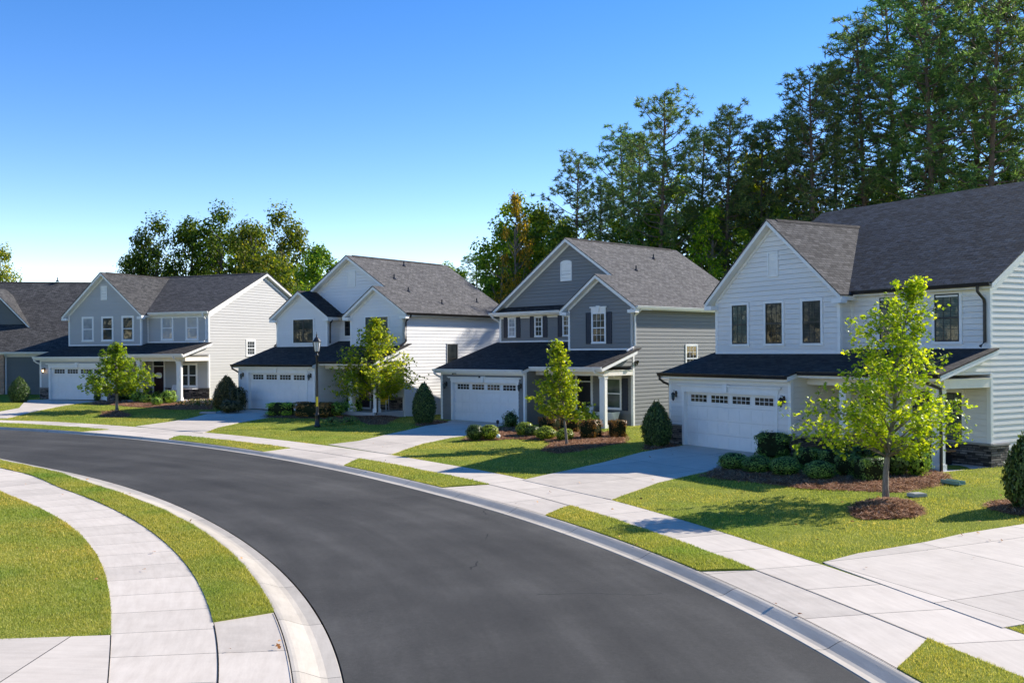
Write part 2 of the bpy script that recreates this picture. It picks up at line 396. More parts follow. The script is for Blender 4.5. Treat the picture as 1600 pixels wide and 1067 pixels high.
# ---------------------------------------------------------------- terrain and street curves
CX0, CY0 = -30.0, 8.0
CO = {
'A': ([-4.5431, 12.1748, -5.057, -1.2443, 34.7615], 0.119, 1.416), 'B': ([-3.9929, 10.4714, -3.7122, -1.4674, 35.1542], 0.106, 1.423),
'C': ([3.4668, -12.6184, 19.8136, -9.6832, 37.1102], 0.106, 1.464), 'D': ([3.8327, -14.6257, 23.1307, -11.1797, 38.6782], 0.16, 1.499),
'a': ([-5.6076, 14.0929, -7.3917, -0.9844, 28.4618], 0.151, 1.0), 'b': ([1.4578, -1.9199, 4.2858, -4.3256, 28.2018], 0.139, 1.0),
'c': ([0.0228, 1.2621, 2.2985, -4.1246, 27.2777], 0.144, 1.0), 'd': ([10.0346, -22.9355, 22.2726, -10.7838, 26.6379], 0.149, 0.858)}
def rad_tab(key):
    co, a, b = CO[key]; th = np.linspace(-1.25, 2.75, 801); r = np.polyval(co, th)
    for e, msk in ((a, th < a), (b, th > b)):
        r0 = np.polyval(co, e); dr = np.polyval(np.polyder(co), e)
        P = np.array([math.cos(e), math.sin(e)]) * r0
        T = np.array([math.cos(e), math.sin(e)]) * dr + np.array([-math.sin(e), math.cos(e)]) * r0
        D = np.stack([np.cos(th[msk]), np.sin(th[msk])])
        s = -(P[0] * D[1] - P[1] * D[0]) / (T[0] * D[1] - T[1] * D[0])
        q = P[:, None] + T[:, None] * s; r[msk] = np.hypot(*q)
    return th, r
TAB = {k_: rad_tab(k_) for k_ in CO}
def rad(key, t): return np.interp(t, *TAB[key])
def sm(x): x = np.clip(x, 0, 1); return x * x * (3 - 2 * x)
# past the measured stretch the kerb lines keep constant offsets
th_ = TAB['a'][0]
for k_, off in (('b', -.55), ('c', -1.45), ('d', -2.95)):
    w_ = sm((th_ - .82) / .18); TAB[k_] = (th_, TAB[k_][1] * (1 - w_) + (TAB['a'][1] + off) * w_)
for k_, off in (('B', .45), ('C', 1.9), ('D', 3.45)):
    w_ = sm((th_ - 1.40) / .1); w2 = sm((.12 - th_) / .1); w_ = np.maximum(w_, w2)
    TAB[k_] = (th_, TAB[k_][1] * (1 - w_) + (TAB['A'][1] + off) * w_)
def base_z(x, y):
    t = np.maximum(0, -np.asarray(x, float) - 2); return .025 * np.minimum(t, 60) * (t / (t + 2))
def terrain(x, y):
    x = np.asarray(x, float); y = np.asarray(y, float)
    t = np.arctan2(y - CY0, x - CX0); r = np.hypot(x - CX0, y - CY0); t = np.where(t < -2, t + 2 * np.pi, t); t = np.clip(t, -1.2, 2.6)
    s = sm((r - rad('D', t)) / 11)
    return base_z(x, y) + .16 * s + .10 * s * np.exp(-((x + 16) ** 2 + (y - 60) ** 2) / 90)
def TZ(x, y): return float(terrain(x, y))
def polar(t, r): return CX0 + r * np.cos(t), CY0 + r * np.sin(t)

def mesh_np(name, verts, faces, mat, parent=None, uv=None, smooth=True):
    """quads or tris from arrays; uv per vertex"""
    verts = np.asarray(verts, 'f4'); faces = np.asarray(faces, 'i4'); nf, k_ = faces.shape
    me = bpy.data.meshes.new(name)
    me.vertices.add(len(verts)); me.vertices.foreach_set('co', verts.ravel())
    me.loops.add(nf * k_); me.loops.foreach_set('vertex_index', faces.ravel())
    me.polygons.add(nf); me.polygons.foreach_set('loop_start', np.arange(nf, dtype='i4') * k_)
    try: me.polygons.foreach_set('loop_total', np.full(nf, k_, 'i4'))
    except Exception: pass
    me.update(calc_edges=True)
    if uv is not None:
        l = me.uv_layers.new(name='UVMap'); l.data.foreach_set('uv', np.asarray(uv, 'f4')[faces.ravel()].ravel())
    me.polygons.foreach_set('use_smooth', np.full(nf, bool(smooth)))
    return link(name, me, mat, parent)

def band(name, mat, t0, t1, dt, rows, skirt=0.0, smooth=False, zj=0):
    """a strip following the street; rows = functions t -> (radius, z offset over the terrain base)"""
    n = max(2, int(abs(t1 - t0) / dt)); t = np.linspace(t0, t1, n)
    X = []; Y = []; Z = []; U = []; V = []
    rc = rad('A' if rows[0](t)[0][0] > 31 else 'a', t); ds = np.hypot(np.diff(rc * np.cos(t)), np.diff(rc * np.sin(t))); arc = np.concatenate([[0], np.cumsum(ds)])
    for f in rows:
        r, z = f(t)[:2]; x, y = polar(t, r)
        X.append(x); Y.append(y); Z.append(base_z(x, y) + z); U.append(arc); V.append(r)
    m = len(rows); X = np.array(X); Y = np.array(Y); Z = np.array(Z); U = np.array(U); V = np.array(V)
    vs = np.stack([X.ravel(), Y.ravel(), Z.ravel()], 1); uv = np.stack([U.ravel(), V.ravel()], 1)
    i = np.arange(n - 1)[None] + (np.arange(m - 1) * n)[:, None]; i = i.ravel()
    return mesh_np(name, vs, np.stack([i, i + n, i + n + 1, i + 1], 1)[:, ::-1] if False else np.stack([i, i + 1, i + 1 + n, i + n], 1), mat, None, uv, smooth)

def sheet(name, mat, poly, off, rot=0.0, org=None, step=1.0, skirt=.12, bumpf=None, edge=.5, jitter=0.0, parent=None):
    """a polygon laid on the terrain as a triangulated slab with its edge turned down"""
    P = [Vector(p) for p in poly]; out = []
    for a, b in zip(P, P[1:] + P[:1]):
        L = (b - a).length; n = max(1, int(L / edge))
        for q in range(n): out.append(a + (b - a) * q / n)
    if jitter:
        out = [p + Vector((random.uniform(-jitter, jitter), random.uniform(-jitter, jitter))) for p in out]
    xs = [p.x for p in out]; ys = [p.y for p in out]; nb = len(out)
    inner = []
    poly_np = np.array([(p.x, p.y) for p in out])
    gx = np.arange(min(xs), max(xs), step); gy = np.arange(min(ys), max(ys), step)
    G_ = np.array([(a + random.uniform(-.1, .1) * step, b + random.uniform(-.1, .1) * step) for a in gx for b in gy])
    if len(G_):
        ins = inside(G_, poly_np)
        d = np.min(np.hypot(G_[:, None, 0] - poly_np[None, :, 0], G_[:, None, 1] - poly_np[None, :, 1]), axis=1)
        G_ = G_[ins & (d > step * .4)]
        inner = [Vector(q) for q in G_]
    vv, ee, ff, *_ = geometry.delaunay_2d_cdt(out + inner, [], [tuple(range(nb))], 1, 1e-4)
    xy = np.array([(p.x, p.y) for p in vv]); z = terrain(xy[:, 0], xy[:, 1]) + off
    if bumpf is not None:
        de = np.min(np.hypot(xy[:, None, 0] - poly_np[None, :, 0], xy[:, None, 1] - poly_np[None, :, 1]), axis=1); z = z + bumpf(xy, de)
    mb = MB(); mb.v = [(a, b, c) for (a, b), c in zip(xy, z)]; mb.f = [tuple(f) for f in ff]
    base = len(mb.v)
    zz = terrain(poly_np[:, 0], poly_np[:, 1]) + off
    for q in range(nb):
        a = poly_np[q]; b = poly_np[(q + 1) % nb]
        mb.face([(a[0], a[1], zz[q]), (b[0], b[1], zz[(q + 1) % nb]), (b[0], b[1], zz[(q + 1) % nb] - skirt), (a[0], a[1], zz[q] - skirt)])
    o = mb.build(name, mat, parent, recalc=False)
    me = o.data; uvl = me.uv_layers[0]; li = np.empty(len(me.loops), 'i4'); me.loops.foreach_get('vertex_index', li)
    co = np.empty(len(me.vertices) * 3, 'f4'); me.vertices.foreach_get('co', co); co = co.reshape(-1, 3)
    ox, oy = org if org else (0, 0); c_, s_ = math.cos(rot), math.sin(rot)
    dx = co[li, 0] - ox; dy = co[li, 1] - oy
    uvl.data.foreach_set('uv', np.stack([dx * c_ + dy * s_, -dx * s_ + dy * c_], 1).astype('f4').ravel())
    return o

def inside(pts, poly):
    x, y = pts[:, 0], pts[:, 1]; r = np.zeros(len(pts), bool); n = len(poly); j = n - 1
    for i in range(n):
        xi, yi = poly[i]; xj, yj = poly[j]
        c = ((yi > y) != (yj > y)) & (x < (xj - xi) * (y - yi) / ((yj - yi) or 1e-9) + xi); r ^= c; j = i
    return r

# ---------------------------------------------------------------- house kit
def siding(mb, fr, poly, h=.19, lip=.020, gap=.011):
    zs = sorted({round(p[1], 4) for p in poly}); z0, z1 = zs[0], zs[-1]
    q = math.ceil((z0 + 1e-4) / h)
    while q * h < z1 - 1e-4: zs.append(q * h); q += 1
    zs = sorted(set(zs)); n = len(poly)
    def iv(z):
        xs = []
        for i in range(n):
            (a, za), (b, zb) = poly[i], poly[(i + 1) % n]
            if (za - z) * (zb - z) < 0: xs.append(a + (b - a) * (z - za) / (zb - za))
        return (min(xs), max(xs)) if len(xs) >= 2 else None
    for za, zb in zip(zs, zs[1:]):
        if zb - za < 1e-3: continue
        i0, i1 = iv(za + 1e-4), iv(zb - 1e-4)
        if not i0 or not i1: continue
        kc = math.floor(((za + zb) / 2) / h); d = lambda z: .002 + lip * (1 - (z - kc * h) / h)
        top = abs(zb - (kc + 1) * h) < 1e-3 and zb - za > .03 and zb < z1 - 1e-3; zt = zb - gap if top else zb
        mb.face([frm(fr, i0[0], d(za), za), frm(fr, i0[1], d(za), za), frm(fr, i1[1], d(zt), zt), frm(fr, i1[0], d(zt), zt)])
        if top: # the open shadow gap under the next board's butt edge
            mb.face([frm(fr, i1[0], -.035, zt), frm(fr, i1[1], -.035, zt), frm(fr, i1[1], -.035, zb), frm(fr, i1[0], -.035, zb)])
            mb.face([frm(fr, i1[0], -.035, zt), frm(fr, i1[1], -.035, zt), frm(fr, i1[1], d(zt), zt), frm(fr, i1[0], d(zt), zt)])
        if abs(za - kc * h) < 1e-3:
            mb.face([frm(fr, i0[0], -.035, za), frm(fr, i0[1], -.035, za), frm(fr, i0[1], d(za), za), frm(fr, i0[0], d(za), za)])
def wall(H, name, mat, items):
    mb = MB()
    for fr, poly in items: siding(mb, fr, poly)
    return mb.build(name, mat, H, recalc=False)
def rect(a, b, z0, z1): return [(a, z0), (b, z0), (b, z1), (a, z1)]

def window(H, fr, s0, z0, w, h, sm_, pane, cols=3, rows=2, both=True, trim=.10, trimm=None, twin=False, hung=True, crown=False, label=None, lower_pane=None):
    c = MB(); T = trim
    c.fb(fr, s0 - T, s0, z0, z0 + h, -.01, .05); c.fb(fr, s0 + w, s0 + w + T, z0, z0 + h, -.01, .05)
    c.fb(fr, s0 - T, s0 + w + T, z0 + h, z0 + h + T, -.01, .052); c.fb(fr, s0 - T - .02, s0 + w + T + .02, z0 - T * .9, z0, -.01, .062)
    if crown:
        c.fb(fr, s0 - T, s0 + w + T, z0 + h + T, z0 + h + T + .2, -.01, .06); c.fb(fr, s0 - T - .06, s0 + w + T + .06, z0 + h + T + .2, z0 + h + T + .27, -.01, .11)
        c.prism(fr, [(s0 + w / 2 - .07, z0 + h + T - .02), (s0 + w / 2 + .07, z0 + h + T - .02), (s0 + w / 2 + .11, z0 + h + T + .31), (s0 + w / 2 - .11, z0 + h + T + .31)], -.01, .13)
    o = c.build('window', trimm or M['white'], H); 
    if label: o['label'] = label
    sa = MB(); B = .045
    cells = [(s0, w)] if not twin else [(s0, w / 2 - .02), (s0 + w / 2 + .02, w / 2 - .02)]
    for (a, ww) in cells:
        b = a + ww; zt = z0 + h; zm = z0 + h * .5
        sa.fb(fr, a, a + B, z0, zt, .01, .042); sa.fb(fr, b - B, b, z0, zt, .01, .042)
        sa.fb(fr, a + B, b - B, zt - B, zt, .01, .042); sa.fb(fr, a + B, b - B, z0, z0 + B * 1.3, .01, .042)
        if hung: sa.fb(fr, a + B, b - B, zm - .03, zm + .03, .01, .044)
        parts = ([(zm + .03, zt - B)] + ([(z0 + B * 1.3, zm - .03)] if both else [])) if hung else [(z0 + B * 1.3, zt - B)]
        for (za, zb) in parts:
            for q in range(1, cols): x = a + B + (ww - 2 * B) * q / cols; sa.fb(fr, x - .009, x + .009, za, zb, .01, .034)
            for q in range(1, rows): z = za + (zb - za) * q / rows; sa.fb(fr, a + B, b - B, z - .009, z + .009, .01, .033)
    if twin: sa.fb(fr, s0 + w / 2 - .02, s0 + w / 2 + .02, z0, z0 + h, .01, .046)
    sa.build('sash', sm_, o)
    if lower_pane is None: MB().fb(fr, s0, s0 + w, z0, z0 + h, .0, .026).build('pane', pane, o)
    else:
        MB().fb(fr, s0, s0 + w, z0 + h / 2, z0 + h, .0, .026).build('pane', pane, o)
        MB().fb(fr, s0, s0 + w, z0, z0 + h / 2, .0, .022).build('pane', lower_pane, o)
    return o

def shutter(H, fr, s0, z0, w, h):
    m = MB(); m.fb(fr, s0, s0 + w, z0, z0 + h, .0, .036)
    for a, b in ((z0 + .06, z0 + h * .48), (z0 + h * .52, z0 + h - .06)):
        m.fb(fr, s0 + .05, s0 + w - .05, a, b, .036, .044)
    m.fb(fr, s0, s0 + .045, z0, z0 + h, .036, .052); m.fb(fr, s0 + w - .045, s0 + w, z0, z0 + h, .036, .052)
    for z in (z0, z0 + h * .5 - .03, z0 + h - .055): m.fb(fr, s0 + .045, s0 + w - .045, z, z + .055, .036, .052)
    return m.build('shutter', M['shutter'], H)

def rect_vent(H, fr, s0, z0, w, h, arch=False):
    m = MB(); T = .07
    m.fb(fr, s0, s0 + T, z0, z0 + h, -.01, .05); m.fb(fr, s0 + w - T, s0 + w, z0, z0 + h, -.01, .05)
    m.fb(fr, s0 + T, s0 + w - T, z0, z0 + T, -.01, .05)
    if arch:
        pts = [(s0, z0 + h)] + [(s0 + w / 2 - w / 2 * math.cos(a), z0 + h + .14 * math.sin(a)) for a in np.linspace(.2, math.pi - .2, 9)] + [(s0 + w, z0 + h), (s0 + w, z0 + h - T), (s0, z0 + h - T)]
        m.prism(fr, pts, -.01, .05)
    else: m.fb(fr, s0 + T, s0 + w - T, z0 + h - T, z0 + h, -.01, .05)
    z = z0 + T + .01
    while z < z0 + h - T - .05:
        m.prism(('F', 0) if False else fr, rect(s0 + T, s0 + w - T, z, z + .035), .018, .036); z += .06
    m.fb(fr, s0 + T, s0 + w - T, z0 + T, z0 + h - T, -.01, .02)
    return m.build('gable_vent', M['white'], H)

def garage(H, uG, head_u0=-.3, head_u1=5.18, cols=4):
    F = ('F', 0.0)
    d = MB(); hs = 2.13 / 4
    for i in range(4):
        z0 = i * hs; d.fb(F, .0, 4.88, z0 + .006, z0 + hs - .006, -.19, -.14)
        if i < 3:
            for j in range(8): x = .08 + j * .59; d.fb(F, x, x + .59 - .09, z0 + .08, z0 + hs - .08, -.14, -.131)
    d.fb(F, 0, 4.88, 0, 2.13, -.21, -.185)
    o = d.build('garage_door', M['door_white'], H)
    for i in range(4):
        s0 = .24 + i * 1.17; w = .92; z0 = 1.76; h = .27
        f = MB(); T = .035
        f.fb(F, s0 - T, s0, z0 - T, z0 + h + T, -.14, -.112); f.fb(F, s0 + w, s0 + w + T, z0 - T, z0 + h + T, -.14, -.112)
        f.fb(F, s0, s0 + w, z0 - T, z0, -.14, -.112); f.fb(F, s0, s0 + w, z0 + h, z0 + h + T, -.14, -.112)
        for q in range(1, cols): x = s0 + w * q / cols; f.fb(F, x - .01, x + .01, z0, z0 + h, -.14, -.118)
        f.fb(F, s0, s0 + w, z0 + h / 2 - .01, z0 + h / 2 + .01, -.14, -.119)
        f.build('window_grille', M['door_white'], o)
        MB().fb(F, s0, s0 + w, z0, z0 + h, -.14, -.130).build('pane', M['glass_garage'], o)
    t = MB()
    t.fb(F, -.13, .0, 0, 2.2, -.14, .045); t.fb(F, 4.88, 5.01, 0, 2.2, -.14, .045); t.fb(F, 0, 4.88, 2.13, 2.2, -.14, .043)
    t.fb(F, -.16, 5.04, 2.2, 2.36, -.01, .055); t.fb(F, head_u0, head_u1, 2.36, 2.40, -.01, .10); t.fb(F, head_u0 - .04, head_u1 + .04, 2.40, 2.44, -.01, .14)
    t.prism(F, [(2.36, 2.17), (2.52, 2.17), (2.56, 2.49), (2.32, 2.49)], -.01, .16)
    t.build('garage_door_trim', M['white'], H)

def sconce(H, fr, s, z, lit=False):
    m = MB(); m.fb(fr, s - .06, s + .06, z + .05, z + .30, .0, .03)
    a = Vector(frm(fr, s, .02, z + .22)); b = Vector(frm(fr, s, .17, z + .32)); c = Vector(frm(fr, s, .17, z + .22))
    m.tube([a, (a + b) / 2 + Vector((0, 0, .04)), b, c], .012, 6)
    cx, cy, _ = frm(fr, s, .17, 0)
    m.lathe([(.01, .26), (.03, .24), (.09, .18), (.095, .165)][::-1], (cx, cy, z), 6)
    m.lathe([(.012, -.10), (.03, -.07), (.055, -.03), (.062, -.01)], (cx, cy, z), 6)
    for q in range(6):
        an = q * math.pi / 3; m.tube([(cx + .058 * math.cos(an), cy + .058 * math.sin(an), z - .01), (cx + .085 * math.cos(an), cy + .085 * math.sin(an), z + .165)], .006, 4)
    o = m.build('wall_lantern', M['black'], H)
    MB().lathe([(.045, 0), (.07, .16)], (cx, cy, z), 6).build('lantern_glass', M['bulb'] if lit else M['glass_green'], o)

def gutter(H, mat, pts, r=.06):
    """K-style gutter: an open-topped trough along a straight line"""
    a, b = Vector(pts[0]), Vector(pts[1]); t = (b - a).normalized(); n = Vector((t.y, -t.x, 0))
    m = MB(); prof = [(-.0, .02), (-.0, -.11), (.075, -.11), (.105, -.03), (.12, .0), (.12, .02), (.108, .02), (.098, -.03), (.068, -.1), (.012, -.1), (.012, .02)]
    i = len(m.v); k_ = len(prof)
    for p in (a, b): m.v += [tuple(p + n * x + Vector((0, 0, z))) for x, z in prof]
    m.f += [(q, (q + 1) % k_, k_ + (q + 1) % k_, k_ + q) for q in range(k_)]
    m.f += [(0, 1, 2, 3, 8, 9), (3, 4, 5, 6, 7, 8), (k_, k_ + 1, k_ + 2, k_ + 3, k_ + 8, k_ + 9)[::-1], (k_ + 3, k_ + 4, k_ + 5, k_ + 6, k_ + 7, k_ + 8)[::-1]]
    for p in (a, b):   # end caps closed
        m.face([tuple(p + n * x + Vector((0, 0, z))) for x, z in ((0, .02), (0, -.11), (.075, -.11), (.105, -.03), (.12, .02))])
    return m.build('gutter', mat, H)
def downspout(H, mat, pts): return MB().tube(pts, .05, 4 if False else 8).build('downspout', mat, H)

def slab(mb, fr, pts, d0, d1, t, z_off=0.0):
    """roof plane through two (s,z) points"""
    (a, za), (b, zb) = pts
    mb.prism(fr, [(a, za + z_off), (b, zb + z_off), (b, zb + z_off - t), (a, za + z_off - t)], d0, d1)
def gable_roof(H, fr, L, C, Rr, d0, d1, shin, fas, name='roof', ridge=True, d0R=None):
    """L, C, Rr are the (s, z) of the left eave, ridge and right eave (top of shingles)"""
    sh = MB(); wh = MB()
    slab(sh, fr, (L, C), d0, d1 + .03, .045); slab(sh, fr, (C, Rr), d0 if d0R is None else d0R, d1 + .03, .045)
    sgn = lambda A, B, e: (A[0] + (B[0] - A[0]) * e, A[1] + (B[1] - A[1]) * e)
    slab(wh, fr, (sgn(L, C, .006), C), d0 + .02, d1, .17, -.048); slab(wh, fr, (C, sgn(Rr, C, .006)), (d0 if d0R is None else d0R) + .02, d1, .17, -.048)
    o = sh.build(name, shin, H)
    if ridge:
        r = MB(); n = .17
        for (A) in (L, Rr):
            k_ = n / math.hypot(A[0] - C[0], A[1] - C[1]); e = (C[0] + (A[0] - C[0]) * k_, C[1] + (A[1] - C[1]) * k_)
            r.prism(fr, [(C[0], C[1] + .035), (e[0], e[1] + .03), (e[0], e[1] + .005), (C[0], C[1] + .005)], d0 + .6, d1 - .5)
        r.build('ridge_vent', M['shin_dark'], o)
    wh.build('fascia', fas, H)
    return o
def rake_trim(mb, fr, L, C, Rr, uL, uR, w=.14, drop=.23):
    """frieze boards on the gable wall just below the soffit"""
    for A, lim in ((L, uL), (Rr, uR)):
        zs = lambda s: A[1] + (C[1] - A[1]) * (s - A[0]) / (C[0] - A[0]) - drop
        mb.prism(fr, [(lim, zs(lim)), (C[0], zs(C[0])), (C[0], zs(C[0]) - w), (lim, zs(lim) - w)], -.01, .035)
def corner(mb, x, y, z0, z1, w=.1, sx=1, sy=-1):
    """L-shaped corner board; sx/sy = outward directions"""
    mb.box(x - sx * w, y, z0, x + sx * .03, y + sy * .03, z1); mb.box(x, y + sy * .002, z0, x + sx * .032, y - sy * w, z1)
def roof_pipe(H, x, y, z, h=.28):
    MB().lathe([(.16, -.04), (.10, .05), (.04, .1), (.04, h)], (x, y, z), 8).build('roof_pipe', M['black'], H)
def post(H, u, v, z0, z1, w=.24):
    m = MB(); m.box(u - w / 2, v - w / 2, z0 + .2, u + w / 2, v + w / 2, z1 - .12)
    m.box(u - w / 2 - .03, v - w / 2 - .03, z0, u + w / 2 + .03, v + w / 2 + .03, z0 + .22); m.box(u - w / 2 - .03, v - w / 2 - .03, z1 - .14, u + w / 2 + .03, v + w / 2 + .03, z1)
    return m.build('porch_post', M['white'], H)
def front_door(H, fr, s0, w, h, mat, transom=True, sign=False, zf=.12):
    m = MB(); T = .13; top = zf + h + (.42 if transom else 0)
    m.fb(fr, s0 - T, s0, zf, top, -.01, .05); m.fb(fr, s0 + w, s0 + w + T, zf, top, -.01, .05); m.fb(fr, s0 - T, s0 + w + T, top, top + T, -.01, .055)
    if transom: m.fb(fr, s0, s0 + w, zf + h, zf + h + .06, -.01, .048)
    f = m.build('door_frame', M['white'], H)
    if transom: MB().fb(fr, s0, s0 + w, zf + h + .06, top, -.01, .03).build('transom_pane', M['glass'], f)
    d = MB(); d.fb(fr, s0, s0 + w, zf, zf + h, -.01, .03)
    for a, b in ((.12, w / 2 - .04), (w / 2 + .04, w - .12)):
        for z0, z1 in ((.2, .85), (1.0, 1.9)): d.fb(fr, s0 + a, s0 + b, zf + z0, zf + z1, .03, .04)
    o = d.build('front_door', mat, H)
    MB().tube([frm(fr, s0 + w - .09, .03, zf + 1.0), frm(fr, s0 + w - .09, .09, zf + 1.0), frm(fr, s0 + w - .18, .09, zf + 1.0)], .014, 6).build('door_handle', M['bronze'], o)
    if sign:
        cx, cy, cz = frm(fr, s0 + w / 2, .05, zf + 1.45)
        pts = [(s0 + w / 2 + .27 * math.copysign(abs(math.cos(a)) ** .7, math.cos(a)), zf + 1.45 + .20 * math.copysign(abs(math.sin(a)) ** .7, math.sin(a))) for a in np.linspace(0, 2 * math.pi, 20, endpoint=False)]
        MB().prism(fr, pts, .042, .06).build('door_plaque', M['white'], o)
def stone_block(H, fr, s0, s1, z1, d=.07, z0=-.3):
    o = MB().fb(fr, s0, s1, z0, z1, 0, d).build('stone_base', M['stone'], H)
    MB().fb(fr, s0 - .02, s1 + .02, z1, z1 + .06, 0, d + .04).build('stone_cap', M['stonecap'], o)
# ---------------------------------------------------------------- ground
g_ = MB(); N_ = 60
xs_ = np.concatenate([[-900, -400], np.linspace(-160, 160, N_), [400, 900]]); ys_ = np.concatenate([[-300, -100], np.linspace(-60, 200, N_), [400, 1400]])
gx, gy = np.meshgrid(xs_, ys_, indexing='ij'); gz = base_z(gx, gy) - .42
n_, m_ = gx.shape; idx = np.arange(n_ * m_).reshape(n_, m_)
fc = np.stack([idx[:-1, :-1].ravel(), idx[1:, :-1].ravel(), idx[1:, 1:].ravel(), idx[:-1, 1:].ravel()], 1)
k = NB('woodland_floor'); k.base(k.ramp(k.noise(k.pos(), .3, 6), [(.3, (.03, .035, .012)), (.6, (.09, .085, .03)), (.8, (.14, .11, .05))])); k.rough(.95, .1)
tag(mesh_np('ground', np.stack([gx.ravel(), gy.ravel(), gz.ravel()], 1), fc, k.m), kind='structure')

T0, T1 = -1.1, 2.45
rA = lambda dr, z=0.0, key='A': (lambda t: (rad(key, t) + dr, z))
rb = lambda k1, k2, f, z: (lambda t: (rad(k1, t) * (1 - f) + rad(k2, t) * f, z))
road = band('road', M['asphalt'], T0, T1, .01, [rA(.03, -.10, 'a'), rb('a', 'A', .25, -.075), rb('a', 'A', .5, -.065), rb('a', 'A', .75, -.075), rA(-.03, -.10)])
tag(road, kind='structure')
far_curb = [rA(-.06, -.16), rA(-.002, -.10), rb('A', 'B', .30, -.108), rb('A', 'B', .46, -.094), rb('A', 'B', .62, -.062), rb('A', 'B', .80, -.026), rb('A', 'B', .92, -.006), rb('A', 'B', 1.0, 0.0), rA(.04, -.002, 'B'), rA(.05, -.1, 'B')]
tag(band('curb', M['curb'], T0, T1, .008, far_curb), kind='structure')
near_curb = [rA(.06, -.20, 'a'), rA(.002, -.10, 'a'), rb('a', 'b', .30, -.108), rb('a', 'b', .46, -.094), rb('a', 'b', .62, -.062), rb('a', 'b', .80, -.026), rb('a', 'b', .92, -.006), rb('a', 'b', 1.0, 0.0), rA(-.04, -.002, 'b'), rA(-.05, -.1, 'b')]
tag(band('curb', M['curb'], T0, T1, .008, near_curb), kind='structure')
tag(band('apron', M['apron'], T0, T1, .01, [rA(.055, -.012, 'B'), rA(-.012, -.004, 'C')]), kind='structure')
tag(band('sidewalk', M['walk'], T0, T1, .01, [rA(-.0, -.12, 'C'), rA(.0, 0.0, 'C'), rA(0, 0.0, 'D'), rA(0, -.12, 'D')], smooth=False), kind='structure')
tag(band('apron', M['apron'], T0, T1, .01, [rA(-.055, -.012, 'b'), rA(.012, -.004, 'c')]), kind='structure')
tag(band('sidewalk', M['walk'], T0, T1, .01, [rA(.0, -.12, 'c'), rA(.0, 0.0, 'c'), rA(0, 0.0, 'd'), rA(0, -.12, 'd')], smooth=False), kind='structure')
tag(sheet('driveway', M['drive'], [(-5.60, 13.74), (-9, 13.12), (-14, 12.4), (-15, 8.0), (-9, 2.0)] + [tuple(map(float, polar(t_, rad('d', t_) + .005))) for t_ in np.linspace(-.3, .226, 14)], .004, step=1.2), kind='structure')
# sealed gap between driveway slab and walk
jm = simple('dark_joint_filler', (.02, .018, .016), .9, .1)
def joint(pts, w, z):
    m = MB()
    for (a, b) in zip(pts, pts[1:]):
        a, b = Vector(a), Vector(b); n = Vector((-(b - a).y, (b - a).x)).normalized() * w / 2
        m.face([(*(a + n), TZ(*a) + z), (*(b + n), TZ(*b) + z), (*(b - n), TZ(*b) + z), (*(a - n), TZ(*a) + z)])
    return m
jt = MB()
def addj(m): o = len(jt.v); jt.v += m.v; jt.f += [tuple(i + o for i in f) for f in m.f]
for key, a, b, dr, w in (('C', .10, .285, 0, .013), ('C', .48, .64, 0, .014), ('C', .82, .985, 0, .014), ('D', .02, .19, .0, .013), ('c', .05, .245, 0.0, .014), ('d', .05, .231, 0.0, .014), ('b', .05, .262, -.05, .013), ('B', .122, .284, .045, .016), ('B', .474, .64, .045, .014), ('B', .82, .974, .045, .014)):
    tt = np.arange(a, b, .01); addj(joint([tuple(map(float, polar(t, rad(key, t) + dr))) for t in tt], w, .006))
tag(jt.build('pavement_joint', jm, None, recalc=False), kind='structure')

# lawns: base sheets
NR = 26
def lawn_rows(key, sign, depth, n):
    rows = [lambda t: (rad(key, t) + sign * .0, -.10), lambda t: (rad(key, t) + sign * .004, .004)]
    return rows
def far_lawn():
    t = np.linspace(T0, T1, 460); offs = np.concatenate([[0.004], np.linspace(.25, 14, 30), np.linspace(16, 75, 18)])
    tt, oo = np.meshgrid(t, offs, indexing='ij'); x, y = polar(tt, rad('D', tt) + oo); z = terrain(x, y) - .004 + .012 * np.sin(x * 1.7) * np.cos(y * 1.3) * np.clip(oo, 0, 1)
    n, m = tt.shape; I = np.arange(n * m).reshape(n, m)
    f = np.stack([I[:-1, :-1].ravel(), I[:-1, 1:].ravel(), I[1:, 1:].ravel(), I[1:, :-1].ravel()], 1)
    return mesh_np('lawn', np.stack([x.ravel(), y.ravel(), z.ravel()], 1), f, M['lawn'])
tag(far_lawn(), kind='structure')
def near_lawn():
    t = np.linspace(T0, T1, 300); offs = np.concatenate([[.004], np.linspace(.3, 20, 24)])
    tt, oo = np.meshgrid(t, offs, indexing='ij'); x, y = polar(tt, rad('d', tt) - oo); z = terrain(x, y) - .004
    n, m = tt.shape; I = np.arange(n * m).reshape(n, m)
    f = np.stack([I[:-1, :-1].ravel(), I[1:, :-1].ravel(), I[1:, 1:].ravel(), I[:-1, 1:].ravel()], 1)
    return mesh_np('lawn', np.stack([x.ravel(), y.ravel(), z.ravel()], 1), f, M['lawn'])
tag(near_lawn(), kind='structure')

